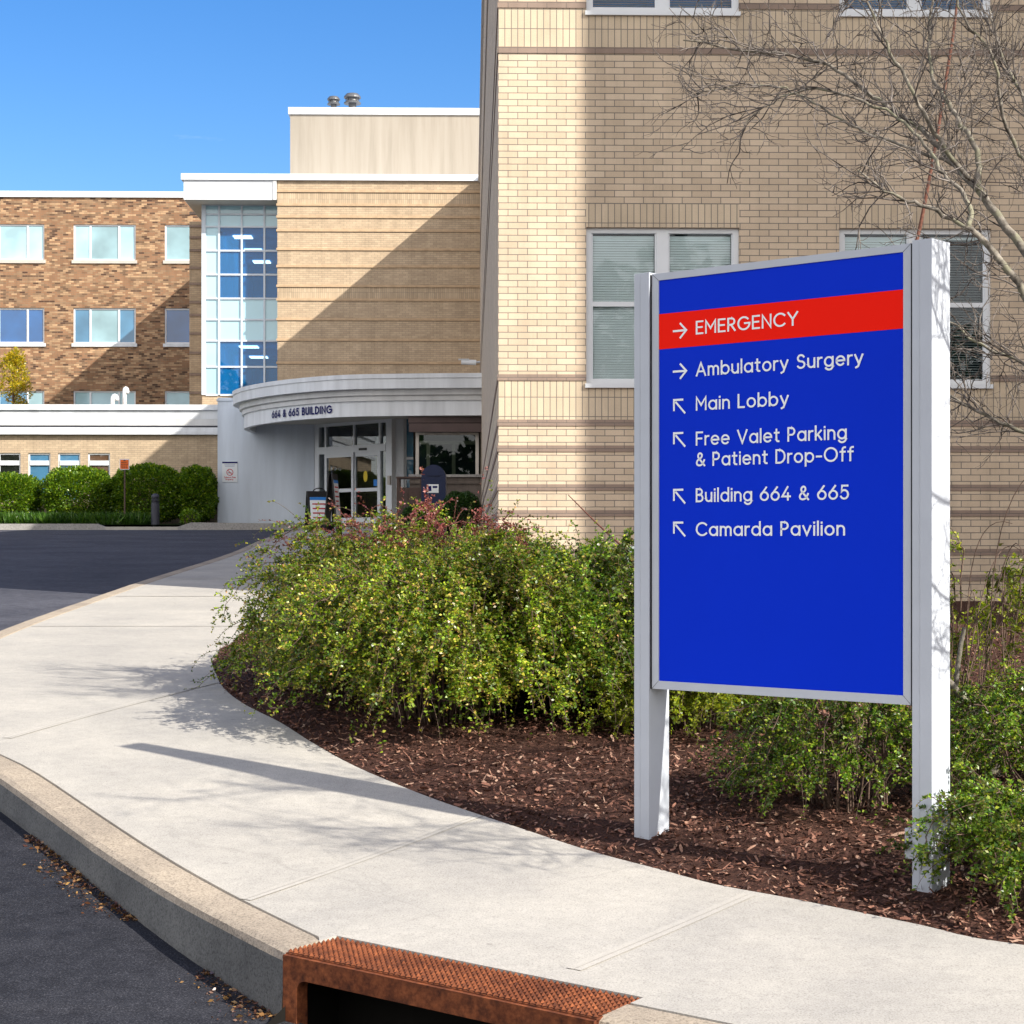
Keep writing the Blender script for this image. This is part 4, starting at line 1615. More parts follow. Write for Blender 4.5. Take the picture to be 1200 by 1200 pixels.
# travel runs left-back to right-front, so inside (towards the building) lies to the left
zc1, zc2, zc3 = zT - .40, zT - .71, zT - 1.13
zS = zc3 + .26
levels = [(0., zT), (0., zT - .12), (.03, zT - .13), (.03, zc1), (.22, zc1 - .004), (.22, zc1 - .16), (.30, zc1 - .19), (.30, zc2), (.36, zc2 - .004), (.36, zc3), (.52, zc3), (.52, zS + .01)]
cm = MB()
prev = None
for d, z in levels:
    ln = [(x, y, z) for x, y in inset(crv, d)]
    if prev is not None:
        for k in range(len(ln) - 1):
            mi_ = 1 if (zc1 - .01 > z > zc2 - .002) else 0
            cm.quad(prev[k], ln[k], ln[k + 1], prev[k + 1], mi_)
    prev = ln
can = cm.build('canopy', ['white_paint', 'grey_band'], ent, eo, smooth_shade=False)
rt = MB()
tl = [(x, y, zT - .002) for x, y in inset(crv, .004)]
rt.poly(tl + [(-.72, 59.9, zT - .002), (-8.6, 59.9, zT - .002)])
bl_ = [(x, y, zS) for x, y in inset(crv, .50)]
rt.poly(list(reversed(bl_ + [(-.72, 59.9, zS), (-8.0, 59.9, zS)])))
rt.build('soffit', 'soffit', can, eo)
# lettering on the curved fascia
base_line = inset(crv, .352)
cum = [0]
for a, b in zip(base_line[:-1], base_line[1:]):
    cum.append(cum[-1] + math.hypot(b[0] - a[0], b[1] - a[1]))
def along(s):
    k = max(0, min(len(cum) - 2, int(np.searchsorted(cum, s)) - 1))
    t = (s - cum[k]) / max(1e-6, cum[k + 1] - cum[k])
    a, b = base_line[k], base_line[k + 1]
    tx, ty = b[0] - a[0], b[1] - a[1]
    L = math.hypot(tx, ty)
    return a[0] + tx * t, a[1] + ty * t, (ty / L, -tx / L)
def s_at(px):
    best = min(range(len(base_line)), key=lambda k: abs(600 + F * base_line[k][0] / base_line[k][1] - px))
    lo_, hi_ = max(0, best - 1), min(len(base_line) - 1, best + 1)
    ss = np.linspace(cum[lo_], cum[hi_], 60)
    return min(ss, key=lambda s: abs(600 + F * along(s)[0] / along(s)[1] - px))
def plc(x, z, l):
    X, Y, n = along(x)
    return (X + n[0] * (.012 + l), Y + n[1] * (.012 + l), z)
sa, sb = s_at(319), s_at(389.5)
lettering('navy', can, eo, '664 & 665 BUILDING', plc, sa, sb, zc2 - .305, .225, .19, .12, .006)

# white side wall, door screen, right return and kiosk, all in plan coordinates
wl = MB()
Yw = 58.25
xw0, xw1 = (255 - 600) / F * Yw, (368 - 600) / F * Yw
zwt = EYE + (HY - 470) / F * Yw
wl.box(xw0, xw1, Yw, Yw + .3, zE - .5, zT - .02)
wl.box(xw0, xw0 + .42, Yw - .004, Yw + 1.8, zE - .5, zwt)
wl.box(xw0 - .03, xw0 + .45, Yw - .035, Yw + 1.8, zwt, zwt + .06)
wlo = wl.build('side_wall', 'stucco_white', ent, eo)
DL = Vector((xw1 + .05, Yw - .02))
DR = Vector((-3.75, 55.62))
DE = (DR - DL).normalized()
DW = (DR - DL).length
DN = Vector((DE.y, -DE.x))                 # towards viewer
ax3, ay3 = Vector((DE.x, DE.y, 0)), Vector((-DN.x, -DN.y, 0))
zv = Vector((0, 0, 1))
o3 = Vector((DL.x, DL.y, 0))
def bxd(mb, x0, x1, y0, y1, z0, z1, m=0):
    mb.obox(o3, ax3, ay3, zv, x0, x1, y0, y1, z0, z1, m)
ds = MB()
zH = zE + 2.22                             # head of the doors
bxd(ds, -.10, .16, 0, .14, zE - .1, zS)                            # left jamb
bxd(ds, DW - .12, DW + .16, 0, .14, zE - .1, zS)
bxd(ds, .16, DW - .12, .0, .12, zS - .10, zS)
bxd(ds, .16, DW - .12, -.02, .12, zH, zH + .22)
vx = [.16, .50, 1.93, 3.18, DW - .12]
for x in (vx[1], vx[3]):
    bxd(ds, x - .04, x + .04, .0, .12, zE - .1, zH)
    bxd(ds, x - .04, x + .04, .0, .12, zH + .22, zS - .10)
bxd(ds, vx[2] - .03, vx[2] + .03, .0, .12, zH + .22, zS - .10)
scr = ds.build('door_screen', 'white_metal', ent, eo)
def pane_d(x0, x1, z0, z1, mat, y=.06):
    p = MB()
    q = [o3 + ax3 * a + ay3 * y + zv * b for a, b in ((x0, z0), (x1, z0), (x1, z1), (x0, z1))]
    p.quad(*q)
    p.build('pane', mat, scr, eo)
for a, b in zip(vx[:-1], vx[1:]):
    pane_d(a + .02, b - .02, zH + .22, zS - .10, 'glass_dark')
pane_d(vx[0], vx[1] - .04, zE, zH, 'glass_dark')
pane_d(vx[3] + .04, vx[4], zE, zH, 'glass_dark')
for k, (a, b, yy) in enumerate(((vx[1] + .04, vx[2] + .02, -.045), (vx[2] - .02, vx[3] - .04, .02))):
    dm = MB()
    t = .085
    bxd(dm, a, a + t, yy, yy + .05, zE + .01, zH)
    bxd(dm, b - t, b, yy, yy + .05, zE + .01, zH)
    bxd(dm, a + t, b - t, yy, yy + .05, zH - .13, zH)
    bxd(dm, a + t, b - t, yy, yy + .05, zE + .01, zE + .2)
    bxd(dm, a + t, b - t, yy - .005, yy + .05, zE + 1.0, zE + 1.11)
    do = dm.build('sliding_door', 'white_metal', ent, eo)
    for z0_, z1_ in ((zE + .2, zE + 1.0), (zE + 1.11, zH - .13)):
        p = MB()
        q = [o3 + ax3 * x + ay3 * (yy + .025) + zv * z for x, z in ((a + t, z0_), (b - t, z0_), (b - t, z1_), (a + t, z1_))]
        p.quad(*q)
        p.build('pane', 'glass_dark', do, eo)
    st = MB()
    s2 = MB()
    if k == 1:
        q = [o3 + ax3 * (a + .55 + .10 * math.cos(w_)) + ay3 * (yy + .018) + zv * (zE + 1.47 + .17 * math.sin(w_)) for w_ in np.linspace(0, 2 * math.pi, 20)[:-1]]
        s2.poly(q)
        s2.build('sticker', 'yellow', do, eo)
        bx = b - t - .2
    else:
        bx = a + t + .04
    st.quad(*[o3 + ax3 * (bx + dx) + ay3 * (yy + .016) + zv * (zE + 1.16 + dz) for dx, dz in ((0, 0), (.17, 0), (.17, .2), (0, .2))], 0)
    st.build('sticker', 'sky_sticker', do, eo)
sn = MB()
bxd(sn, 2.25, 2.6, -.06, -.021, zH + .05, zH + .12)
sn.build('door_sensor', 'black', scr, eo)
# lobby seen through the doors
inn = MB()
A = o3 + ax3 * .1; B = o3 + ax3 * (DW - .05)
bk = Vector((1.6, 3.2, 0))
for (p, q) in ((A, A + bk), (A + bk, B + bk), (B + bk, B)):
    inn.quad(p + zv * zE, q + zv * zE, q + zv * (zS - .01), p + zv * (zS - .01))
inn.quad(A + zv * (zE + .01), B + zv * (zE + .01), B + bk + zv * (zE + .01), A + bk + zv * (zE + .01))
bxd(inn, .8, 1.6, 1.4, 2.0, zE + .011, zE + 1.0, 1)
bxd(inn, 1.9, 2.9, 2.2, 2.4, zE + 1.0, zE + 1.8, 2)
inn.build('lobby_interior', ['lobby_wall', 'valance', 'sand_frame'], ent, eo)
# return to the right of the doors
kr = MB()
kx = lambda px, Y: (px - 600) / F * Y
Yk = 55.62
kr.box(DR.x + .02, kx(473, Yk), Yk + .02, Yk + .2, zE - .1, zS)
kr.box(kx(473, Yk), kx(484, Yk), Yk + .16, Yk + .3, zE - .1, zE + .25)
kr.box(kx(473, Yk), kx(476, Yk), Yk + .12, Yk + .2, zE + .25, zS)
kr.box(kx(476, Yk), kx(484, Yk), Yk + .13, Yk + .2, zE + 1.95, zE + 2.03)
kr.build('return_wall', 'white_metal', ent, eo)
p = MB()
p.quad((kx(476, Yk), Yk + .17, zE + .25), (kx(484, Yk), Yk + .17, zE + .25), (kx(484, Yk), Yk + .17, zS), (kx(476, Yk), Yk + .17, zS))
p.build('pane', 'pane_mid', ent, eo)
Yq = 50.9
zq = lambda y: EYE + (HY - y) / F * Yq
kio = MB()
xa, xb = kx(480, Yq), kx(566, Yq)
kio.box(xa, xb, Yq + .02, Yq + .4, zE - .6, zq(559), 0)
kio.box(xa - .03, xb, Yq - .06, Yq + .45, zq(559), zq(556), 1)
kio.box(xa, xb, Yq - .03, Yq + .019, zq(567), zq(564), 0)
kio.build('stone_wall', ['stone', 'granite'], ent, eo)
va = MB()
va.box(kx(479, Yq), xb, Yq - .25, Yq + .4, zq(496), zc3 - .012)
va.box(kx(480, Yq), xb, Yq - .33, Yq - .2, zq(507), zq(497))
va.build('valance', 'valance', ent, eo)
kf = MB()
kt = .09
xf0, xf1, zf0, zf1 = kx(487, Yq), kx(561, Yq), zq(556), zq(507)
kf.box(xf0, xf0 + kt, Yq, Yq + .1, zf0 + .002, zf1)
kf.box(xf1 - kt, xf1, Yq, Yq + .1, zf0 + .002, zf1)
kf.box(xf0 + kt, xf1 - kt, Yq, Yq + .1, zf1 - .06, zf1)
for px in (501, 531):
    kf.box(kx(px, Yq) - .05, kx(px, Yq) + .05, Yq + .45, Yq + .5, zf0, zf1 - .2)
kf.box(xf0 + kt, xf1 - kt, Yq + .46, Yq + .5, zf1 - .3, zf1 - .2)
kfo = kf.build('kiosk_window', 'sand_frame', ent, eo)
p = MB()
p.quad((xf0 + kt, Yq + .05, zf0), (xf1 - kt, Yq + .05, zf0), (xf1 - kt, Yq + .05, zf1 - .06), (xf0 + kt, Yq + .05, zf1 - .06))
p.build('pane', 'glass_kiosk', kfo, eo)
p = MB()
p.box(xf0, xf1, Yq + 1.0, Yq + 1.1, zf0 - .3, zf1 + .3)
p.build('room', 'room', kfo, eo)
cr_ = MB()
q0 = o3 + ax3 * (DW + .02) - ay3 * .0
cr_.obox(q0, ax3, ay3, zv, .0, .12, -.06, -.002, zE + 1.18, zE + 1.45, 0)
cr_.build('push_plate', 'sand_frame', ent, eo)

# ------------------------------------------------------------------ small things round the entrance
# camera on the corner of the main wall
scp = wp(-.35, 38.6, EYE + (HY - 425) / F * 57.8)
sc_ = thing('security_camera', 'small white bullet camera on the brick corner above the canopy', 'camera', scp)
b = MB(); b.tube([(-.25, 0, .03), (.22, 0, .0)], [.085, .085], 12); b.build('housing', 'white_metal', sc_)
b = MB(); b.box(-.34, .0, -.10, .10, .09, .11); b.build('sunshield', 'white_metal', sc_)
b = MB(); b.tube([(.2, 0, 0), (.35, 0, .02)], [.035, .04], 8); b.build('bracket', 'galv', sc_)

# tobacco-free notice on the white wall
Yn = Yw - .002
k_ = Yn / F
nx0, nx1 = kx(260.5, Yn), kx(278.5, Yn)
nz0, nz1 = EYE + (HY - 565) * k_, EYE + (HY - 541) * k_
nt_ = thing('notice_sign', 'small white no smoking notice with navy header on the white wall', 'sign', ((nx0 + nx1) / 2, Yn, nz0))
no = ((nx0 + nx1) / 2, Yn, nz0)
b = MB(); b.box(nx0, nx1, Yn - .02, Yn - .001, nz0, nz1); pl_ = b.build('plate', 'white_metal', nt_, no)
b = MB(); b.box(nx0, nx1, Yn - .023, Yn - .0205, nz1 - .055, nz1 - .002); b.build('header', 'navy', pl_, no)
b = MB()
cxn, czn, rn = (nx0 + nx1) / 2, EYE + (HY - 553.5) * k_, .098
ringp = [(cxn + rn * math.cos(t), czn + rn * math.sin(t)) for t in np.linspace(0, 2 * math.pi, 33)]
for q in ribbon(ringp, .022):
    b.quad(*[(p.x, Yn - .0215, p.y) for p in q], 0)
for q in ribbon([(cxn - .07, czn + .07), (cxn + .07, czn - .07)], .022, False):
    b.quad(*[(p.x, Yn - .0225, p.y) for p in q], 0)
b.quad((cxn - .07, Yn - .0210, czn - .03), (cxn + .05, Yn - .0210, czn - .03), (cxn + .05, Yn - .0210, czn - .008), (cxn - .07, Yn - .0210, czn - .008), 1)
b.build('no_smoking_symbol', ['red_ink', 'charcoal'], pl_, no)
pf = lambda x, z, l: (x, Yn - .0212 - l, z)
lettering('red_ink', pl_, no, 'Tobacco Free', pf, nx0 + .06, nx1 - .06, nz0 + .125, .055, .22)
lettering('red_ink', pl_, no, 'Property', pf, nx0 + .11, nx1 - .13, nz0 + .06, .05, .22)
b = MB()
for zz, wd_ in ((nz1 - .115, .17), (nz1 - .16, .15)):
    for q in range(9):
        x_ = cxn - wd_ + 2 * wd_ * q / 9
        b.quad((x_, Yn - .0212, zz), (x_ + wd_ * .17, Yn - .0212, zz), (x_ + wd_ * .17, Yn - .0212, zz + .026), (x_, Yn - .0212, zz + .026))
b.build('small_print', 'grey_ink', pl_, no)

# orange notice on a post
Yo = 55.1
k_ = Yo / F
xo = kx(146, Yo)
og = g(Yo)
os_ = thing('post_sign', 'small orange notice with black text on a thin brown post before the hedge', 'sign', (xo, Yo, og))
zt, zb_ = EYE + (HY - 538) * k_ - og, EYE + (HY - 550.5) * k_ - og
b = MB(); b.box(-.022, .022, .0, .03, -.2, zt - .02); b.build('post', 'iron_brown', os_)
b = MB(); b.box(-.145, .145, -.02, -.004, zb_, zt); op = b.build('plate', 'white_metal', os_, bevel=.006)
b = MB(); b.box(-.125, .125, -.0235, -.0205, zb_ + .022, zt - .022); b.build('orange_field', 'orange', op)
b = MB()
for q, (wd_, hh) in enumerate(((.035, .03), (.095, .02), (.105, .018), (.095, .018), (.09, .018))):
    zz = zt - .062 - q * .052
    if q == 0:
        b.quad((-wd_, -.0242, zz), (wd_, -.0242, zz), (wd_, -.0242, zz + hh), (-wd_, -.0242, zz + hh))
    else:
        x_ = -wd_
        while x_ < wd_ - .02:
            l_ = random.uniform(.03, .06)
            b.quad((x_, -.0242, zz), (min(wd_, x_ + l_), -.0242, zz), (min(wd_, x_ + l_), -.0242, zz + hh), (x_, -.0242, zz + hh))
            x_ += l_ + .014
b.build('small_print', 'black', op)

# bollard light
Yb_ = 55.2
xb_ = kx(182, Yb_)
bl2 = thing('bollard_light', 'charcoal louvred bollard light with domed head in front of the hedge', 'bollard', (xb_, Yb_, g(Yb_)))
hB = EYE + (HY - 578.5) / F * Yb_ - g(Yb_)
b = MB(); b.lathe([(.125, -.1), (.125, hB - .30), (.118, hB - .29)], sides=20); b.build('column', 'charcoal', bl2, smooth_shade=False)
b = MB()
for q in range(4):
    z0_ = hB - .285 + q * .045
    b.lathe([(.09, z0_), (.125, z0_ + .008), (.125, z0_ + .028), (.09, z0_ + .036)], sides=20)
b.lathe([(.07, hB - .30), (.07, hB - .09)], sides=16)
b.build('louvre', 'charcoal', bl2)
b = MB(); b.lathe([(.125, hB - .105), (.125, hB - .085), (.105, hB - .04), (.06, hB - .008), (.01, hB)], sides=20); b.build('dome', 'charcoal', bl2, smooth_shade=True)

# collection mailbox
Ym = 43.0
xm = kx(508, Ym)
zg = g(Ym)
zm1 = EYE + (HY - 544.5) / F * Ym
mbx = thing('mailbox', 'dark blue round topped street mailbox beside the litter bin', 'mailbox', (xm, Ym, zg))
hM = zm1 - zg
wM = .285
pr_ = [(-wM, .16), (wM, .16), (wM, hM - .30)] + [(wM * math.cos(a), hM - .30 + .30 * math.sin(a)) for a in np.linspace(.15, math.pi - .15, 14)] + [(-wM, hM - .30)]
def prism_y(mb, prof, y0, y1, m=0):
    n = len(prof)
    i = len(mb.v)
    mb.v += [(x, y0, z) for x, z in prof] + [(x, y1, z) for x, z in prof]
    mb.f.append(tuple(range(i, i + n))); mb.m.append(m)
    mb.f.append(tuple(reversed(range(i + n, i + 2 * n)))); mb.m.append(m)
    for k in range(n):
        mb.f.append((i + (k + 1) % n, i + k, i + n + k, i + n + (k + 1) % n)); mb.m.append(m)
b = MB(); prism_y(b, pr_, 0, .55); body = b.build('body', 'mail_blue', mbx)
for sx in (-1, 1):
    for sy in (.05, .5):
        b = MB(); b.box(sx * wM * .85 - .03, sx * wM * .85 + .03, sy - .03, sy + .03, -.05, .16); b.build('leg', 'mail_blue', mbx)
b = MB(); b.box(-.15, .12, -.006, -.001, hM - .66, hM - .46); b.build('label_plate', 'sign_white', body)
b = MB(); b.box(-.12, -.05, -.0095, -.0065, hM - .62, hM - .50); b.box(-.02, .09, -.0095, -.0065, hM - .55, hM - .50); b.build('label_print', 'navy', body)
b = MB(); b.box(-.14, .14, -.03, -.001, hM - .26, hM - .235); b.build('handle', 'mail_blue', body)

# litter bin
Yt = 43.6
xt = kx(480, Yt)
zt_ = EYE + (HY - 558.5) / F * Yt - g(Yt)
bn = thing('litter_bin', 'square dark brown litter bin with open sided hood by the entrance', 'litter bin', (xt, Yt, g(Yt)))
hw_ = .31
b = MB(); b.box(-hw_, hw_, 0, .62, 0, zt_ - .26)
for x_ in (-hw_ + .06, .04):
    b.box(x_, x_ + .21, -.012, -.0005, .1, zt_ - .34)
b.build('bin_body', 'iron_brown', bn, bevel=.01)
for sx in (-1, 1):
    for yy in (.03, .59):
        b = MB(); b.box(sx * (hw_ - .035) - .03, sx * (hw_ - .035) + .03, yy - .03, yy + .03, zt_ - .259, zt_ - .045); b.build('hood_post', 'iron_brown', bn)
b = MB(); b.box(-hw_ - .015, hw_ + .015, -.015, .635, zt_ - .044, zt_); b.build('hood', 'iron_brown', bn, bevel=.01)

# sandwich boards
def a_board(name, label, x, y, rz, poster, h=1.2, lean=.20):
    r_ = thing(name, label, 'board', (x, y, g(y)), rz, None)
    for sgn_ in (-1, 1):
        b = MB()
        ax = Vector((1, 0, 0)); az = Vector((0, sgn_ * -lean, 1)).normalized(); ay = az.cross(ax)
        b.obox((0, sgn_ * (.04 + lean * h), 0), ax, ay, az, -.33, .33, -.018, .018, 0.0, h)
        po = b.build('leaf', 'black', r_, bevel=.006)
        if sgn_ == -1:
            b = MB()
            yl = .022 if (ay.y < 0) else -.022
            b.obox((0, sgn_ * (.04 + lean * h), 0), ax, ay, az, -.28, .28, min(yl, yl * .86), max(yl, yl * .86), .22, h - .16)
            pp_ = b.build('poster', 'sign_white', po)
            y2 = yl * 1.12
            b = MB()
            b.obox((0, sgn_ * (.04 + lean * h), 0), ax, ay, az, -.28, .28, min(y2, yl * 1.01), max(y2, yl * 1.01), h - .24, h - .161)
            b.build('header', 'sky_sticker', pp_)
            b = MB()
            for q in range(5):
                zz = h - .36 - q * .12
                b.obox((0, sgn_ * (.04 + lean * h), 0), ax, ay, az, -.22, .22 - .08 * (q % 2), min(y2, yl * 1.01), max(y2, yl * 1.01), zz, zz + .035)
            b.build('small_print', 'red_ink', pp_)
    b = MB()
    b.tube([(-.16, 0, h - .03)] + [(.16 * math.cos(t), 0, h - .03 + .09 * math.sin(t)) for t in np.linspace(math.pi * .9, math.pi * .1, 7)] + [(.16, 0, h - .03)], .014, 6)
    b.build('handle', 'black', r_)
    return r_
Yab = 47.5
a_board('sandwich_board', 'black sandwich board holding a white poster with blue header', kx(374, Yab), Yab, R(22), True, 1.02)
Yab2 = 47.0
rr = a_board('sandwich_board', 'taller black sandwich board turned edge on in front of the glass doors', kx(390, Yab2), Yab2, R(84), True, 1.45, .085)

# plate on the bed behind the left post
Yp = 13.6
bp_ = thing('bed_marker', 'small faded grey marker plate on a stake behind the left sign post', 'marker', (kx(744, Yp), Yp, mulch_z(kx(744, Yp), Yp)))
zz = EYE + (HY - 640) / F * Yp - mulch_z(kx(744, Yp), Yp)
b = MB(); b.box(-.07, .16, -.006, .006, zz - .22, zz); b.build('plate', 'pale_green', bp_)
b = MB(); b.box(-.012, .012, .007, .025, -.2, zz - .02); b.build('stake', 'iron_brown', bp_)

# ------------------------------------------------------------------ vegetation
def norm(a):
    return a / np.maximum(1e-9, np.linalg.norm(a, axis=-1, keepdims=True))


def leaf_mesh(name, P, A, size, mat, parent, off, rr, tip=None, aspect=.6, fold=.25):
    """diamond leaves: P base points, A axis directions, size lengths"""
    n = len(P)
    A = norm(A)
    rnd = norm(rr.normal(size=(n, 3)) + np.array([0, 0, .8]))
    side = norm(np.cross(A, rnd))
    nor = np.cross(side, A)
    L = size[:, None]
    Wd = L * aspect * .5
    mid = P + A * L * .5
    v = np.empty((n, 4, 3))
    v[:, 0] = P
    v[:, 1] = mid + side * Wd + nor * L * fold * .4
    v[:, 2] = P + A * L
    v[:, 3] = mid - side * Wd + nor * L * fold * .4
    f = np.arange(n * 4).reshape(n, 4)
    at = np.repeat(tip, 4) if tip is not None else np.zeros(n * 4)
    return np_mesh(name, v.reshape(-1, 3), f, mat, parent, off, at)


def stems_mesh(name, curves, r0, r1, mat, parent, off, sides=4):
    """curves: (n, k, 3) array of stem points"""
    C = np.asarray(curves)
    n, k, _ = C.shape
    T = norm(np.gradient(C, axis=1))
    ref = np.array([.3, .2, 1.])
    A = norm(np.cross(T, ref))
    B = np.cross(T, A)
    rad = np.linspace(1, 0, k)[None, :, None]
    r0 = np.broadcast_to(np.asarray(r0, float).reshape(-1, 1, 1), (n, 1, 1))
    r1 = np.broadcast_to(np.asarray(r1, float).reshape(-1, 1, 1), (n, 1, 1))
    rr_ = r1 + (r0 - r1) * rad
    ring = []
    for s in range(sides):
        a = 2 * math.pi * s / sides
        ring.append(C + (A * math.cos(a) + B * math.sin(a)) * rr_)
    V = np.stack(ring, 2)                       # n,k,sides,3
    idx = np.arange(n * k * sides).reshape(n, k, sides)
    a = idx[:, :-1, :]
    b = np.roll(a, -1, 2)
    c = np.roll(idx[:, 1:, :], -1, 2)
    d = idx[:, 1:, :]
    F_ = np.stack([a, b, c, d], -1).reshape(-1, 4)
    return np_mesh(name, V.reshape(-1, 3), F_, mat, parent, off)


def bez(p0, p1, p2, k):
    t = np.linspace(0, 1, k)[None, :, None]
    return (1 - t) ** 2 * p0[:, None] + 2 * t * (1 - t) * p1[:, None] + t * t * p2[:, None]


def arching_shrub(name, label, cat, cx, cy, rx, ry, h, n, seed, leaf='cotoneaster', stem='stem', lsize=.0225, dens=1., group=None,
                  droop=1., twigs=42, bare=.0, base_r=.35, rot=0., tips=.75, rise=1.0, keep=None, bare_n=0):
    rr = np.random.default_rng(seed)
    zb = mulch_z(cx, cy) if cy < 30 else g(cy)
    root = thing(name, label, cat, (cx, cy, zb), 0, group)
    az = rr.uniform(0, 2 * math.pi, n)
    rad = np.sqrt(rr.uniform(.02, 1, n))
    dirx, diry = np.cos(az), np.sin(az)
    out = np.stack([dirx * rx, diry * ry, np.zeros(n)], 1)
    cr_, sr_ = math.cos(rot), math.sin(rot)
    out = np.stack([out[:, 0] * cr_ - out[:, 1] * sr_, out[:, 0] * sr_ + out[:, 1] * cr_, out[:, 2]], 1)
    p0 = out * (base_r * np.sqrt(rr.uniform(0, 1, n)))[:, None] + np.array([cx, cy, zb - .03])
    hh = h * np.where(rad > .5, rr.uniform(.30, 1.06, n), rr.uniform(.72, 1.06, n)) * (1 - .22 * rad ** 2.2) * rise * np.where(rr.uniform(0, 1, n) < .08, rr.uniform(1.08, 1.22, n), 1)
    apex = np.array([cx, cy, 0]) + out * (rad * .74)[:, None]
    apex[:, 2] = zb + hh
    c1 = p0 * .45 + apex * .55
    c1[:, 2] = zb + hh * .98
    d_out = norm(out * .8 + rr.normal(0, .35, (n, 3)) * np.array([1, 1, 0]) * max(rx, ry))
    reach = rr.uniform(.22, .48, n) * (rx + ry) * .5
    end = apex + d_out * reach[:, None]
    end[:, 2] = np.maximum(gv(end[:, 1]) + .03, apex[:, 2] - hh * droop * rr.uniform(.25, .95, n) * (.35 + .65 * rad))
    c2 = apex + d_out * (reach * .62)[:, None] + np.array([0, 0, 1.]) * (hh * .07)[:, None]
    K = 17
    C = np.concatenate([bez(p0, c1, apex, 9)[:, :-1], bez(apex, c2, end, 9)], 1)
    C += rr.normal(0, .012, C.shape) * np.linspace(0, 1, K)[None, :, None]
    # twigs
    ton = rr.normal(0, 1, n)
    m = n * twigs
    si = np.repeat(np.arange(n), twigs)
    tt = 1 - .78 * rr.uniform(0, 1, m) ** 1.25
    fi = tt * (K - 1)
    i0 = np.minimum(fi.astype(int), K - 2)
    fr_ = (fi - i0)[:, None]
    q0 = C[si, i0] * (1 - fr_) + C[si, i0 + 1] * fr_
    tang = norm(C[si, i0 + 1] - C[si, i0])
    outw = q0 - np.array([cx, cy, 0]); outw[:, 2] = 0
    outw = norm(outw)
    dirn = norm(tang * .6 + outw * .5 + rr.normal(0, .42, (m, 3)) + np.array([0, 0, .34]))
    ln = rr.gamma(2.0, .085, m).clip(.04, .6) * (h / 1.05) ** .6
    q1 = q0 + dirn * (ln * .62)[:, None] + np.array([0, 0, 1.]) * (ln * .10)[:, None]
    q2 = q0 + dirn * (ln * .80)[:, None] + np.array([0, 0, -1.]) * (ln * .42 * droop * rr.uniform(.1, 1.3, m))[:, None]
    T = bez(q0, q1, q2, 8)
    T[..., 2] = np.maximum(T[..., 2], gv(T[..., 1]) + .015)
    if keep is not None:
        ok = keep(T[:, -1])
        T = T[ok]; m = len(T)
        okc = keep(C[:, -1]); Cs = C[okc]
    else:
        Cs = C
    # leaves on twigs
    per = max(3, int(19 * dens))
    lt_ = rr.uniform(.05, 1, (m, per))
    f2 = lt_ * 7
    j0 = np.minimum(f2.astype(int), 6)
    fr2 = (f2 - j0)[..., None]
    ii = np.arange(m)[:, None]
    LP = T[ii, j0] * (1 - fr2) + T[ii, j0 + 1] * fr2
    TA = norm(T[ii, j0 + 1] - T[ii, j0])
    sd = norm(np.cross(TA, np.array([0, 0, 1.]) + rr.normal(0, .35, TA.shape)))
    LA = norm(TA * .45 + sd * rr.choice([-1., 1.], (m, per))[..., None] * .8 + rr.normal(0, .38, LP.shape) + np.array([0, 0, .2]))
    tip = np.clip((lt_ - .6) / .4, 0, 1) * rr.uniform(0, 1, lt_.shape) ** 2 * tips
    hgt = np.clip((LP[..., 2] - gv(LP[..., 1])) / h, 0, 1.1)
    tip = tip * (.35 + .65 * hgt)
    LP, LA, tip = LP.reshape(-1, 3), LA.reshape(-1, 3), tip.ravel()
    sel = rr.uniform(0, 1, len(LP)) > bare
    LP, LA, tip = LP[sel], LA[sel], tip[sel]
    size = lsize * rr.uniform(.7, 1.25, len(LP))
    ls_ = np.repeat(ton[si if keep is None else si[ok]], per)[sel]
    fo_ = leaf_mesh('foliage', LP, LA, size, leaf, root, (cx, cy, zb), rr, tip)
    at_ = fo_.data.attributes.new('tone', 'FLOAT', 'POINT')
    at_.data.foreach_set('value', np.repeat(ls_, 4).astype(np.float32))
    s_o = stems_mesh('stems', Cs, .0058, .0018, stem, root, (cx, cy, zb))
    stems_mesh('twigs', T[::2], .0022, .001, stem, s_o, (0, 0, 0) if False else (cx, cy, zb), 3)
    return root


GRP = 'arching shrubs in the mulch bed'
arching_shrub('arching_shrub', 'arching yellow green shrub at the left end of the big mound beside the walk', 'shrub', -1.02, 12.5, .80, 1.2, .92, 190, 11, group=GRP, droop=.8, tips=1.1)
arching_shrub('arching_shrub', 'drooping green shrub at the front middle of the mound with stems trailing on mulch', 'shrub', -.38, 11.0, .94, 1.1, .92, 215, 12, group=GRP, droop=.8, tips=1.1)
arching_shrub('arching_shrub', 'deeper green shrub at the right of the mound next to the left sign post', 'shrub', .36, 11.35, .84, 1.1, .96, 185, 13, leaf='cotoneaster_deep', group=GRP, droop=.8, tips=1.0)
arching_shrub('arching_shrub', 'broad reddish tipped shrub at the back of the mound before the entrance', 'shrub', -.40, 13.3, 1.15, 1.1, .96, 170, 14, group=GRP, droop=.75, tips=1.2)
arching_shrub('barberry_shrub', 'purple leaved barberry with long sprays rising from the back of the mound', 'shrub', -.60, 12.8, 1.05, .6, 1.10, 44, 15, leaf='barberry', stem='red_stem', lsize=.020, group=None, droop=.35, twigs=24)

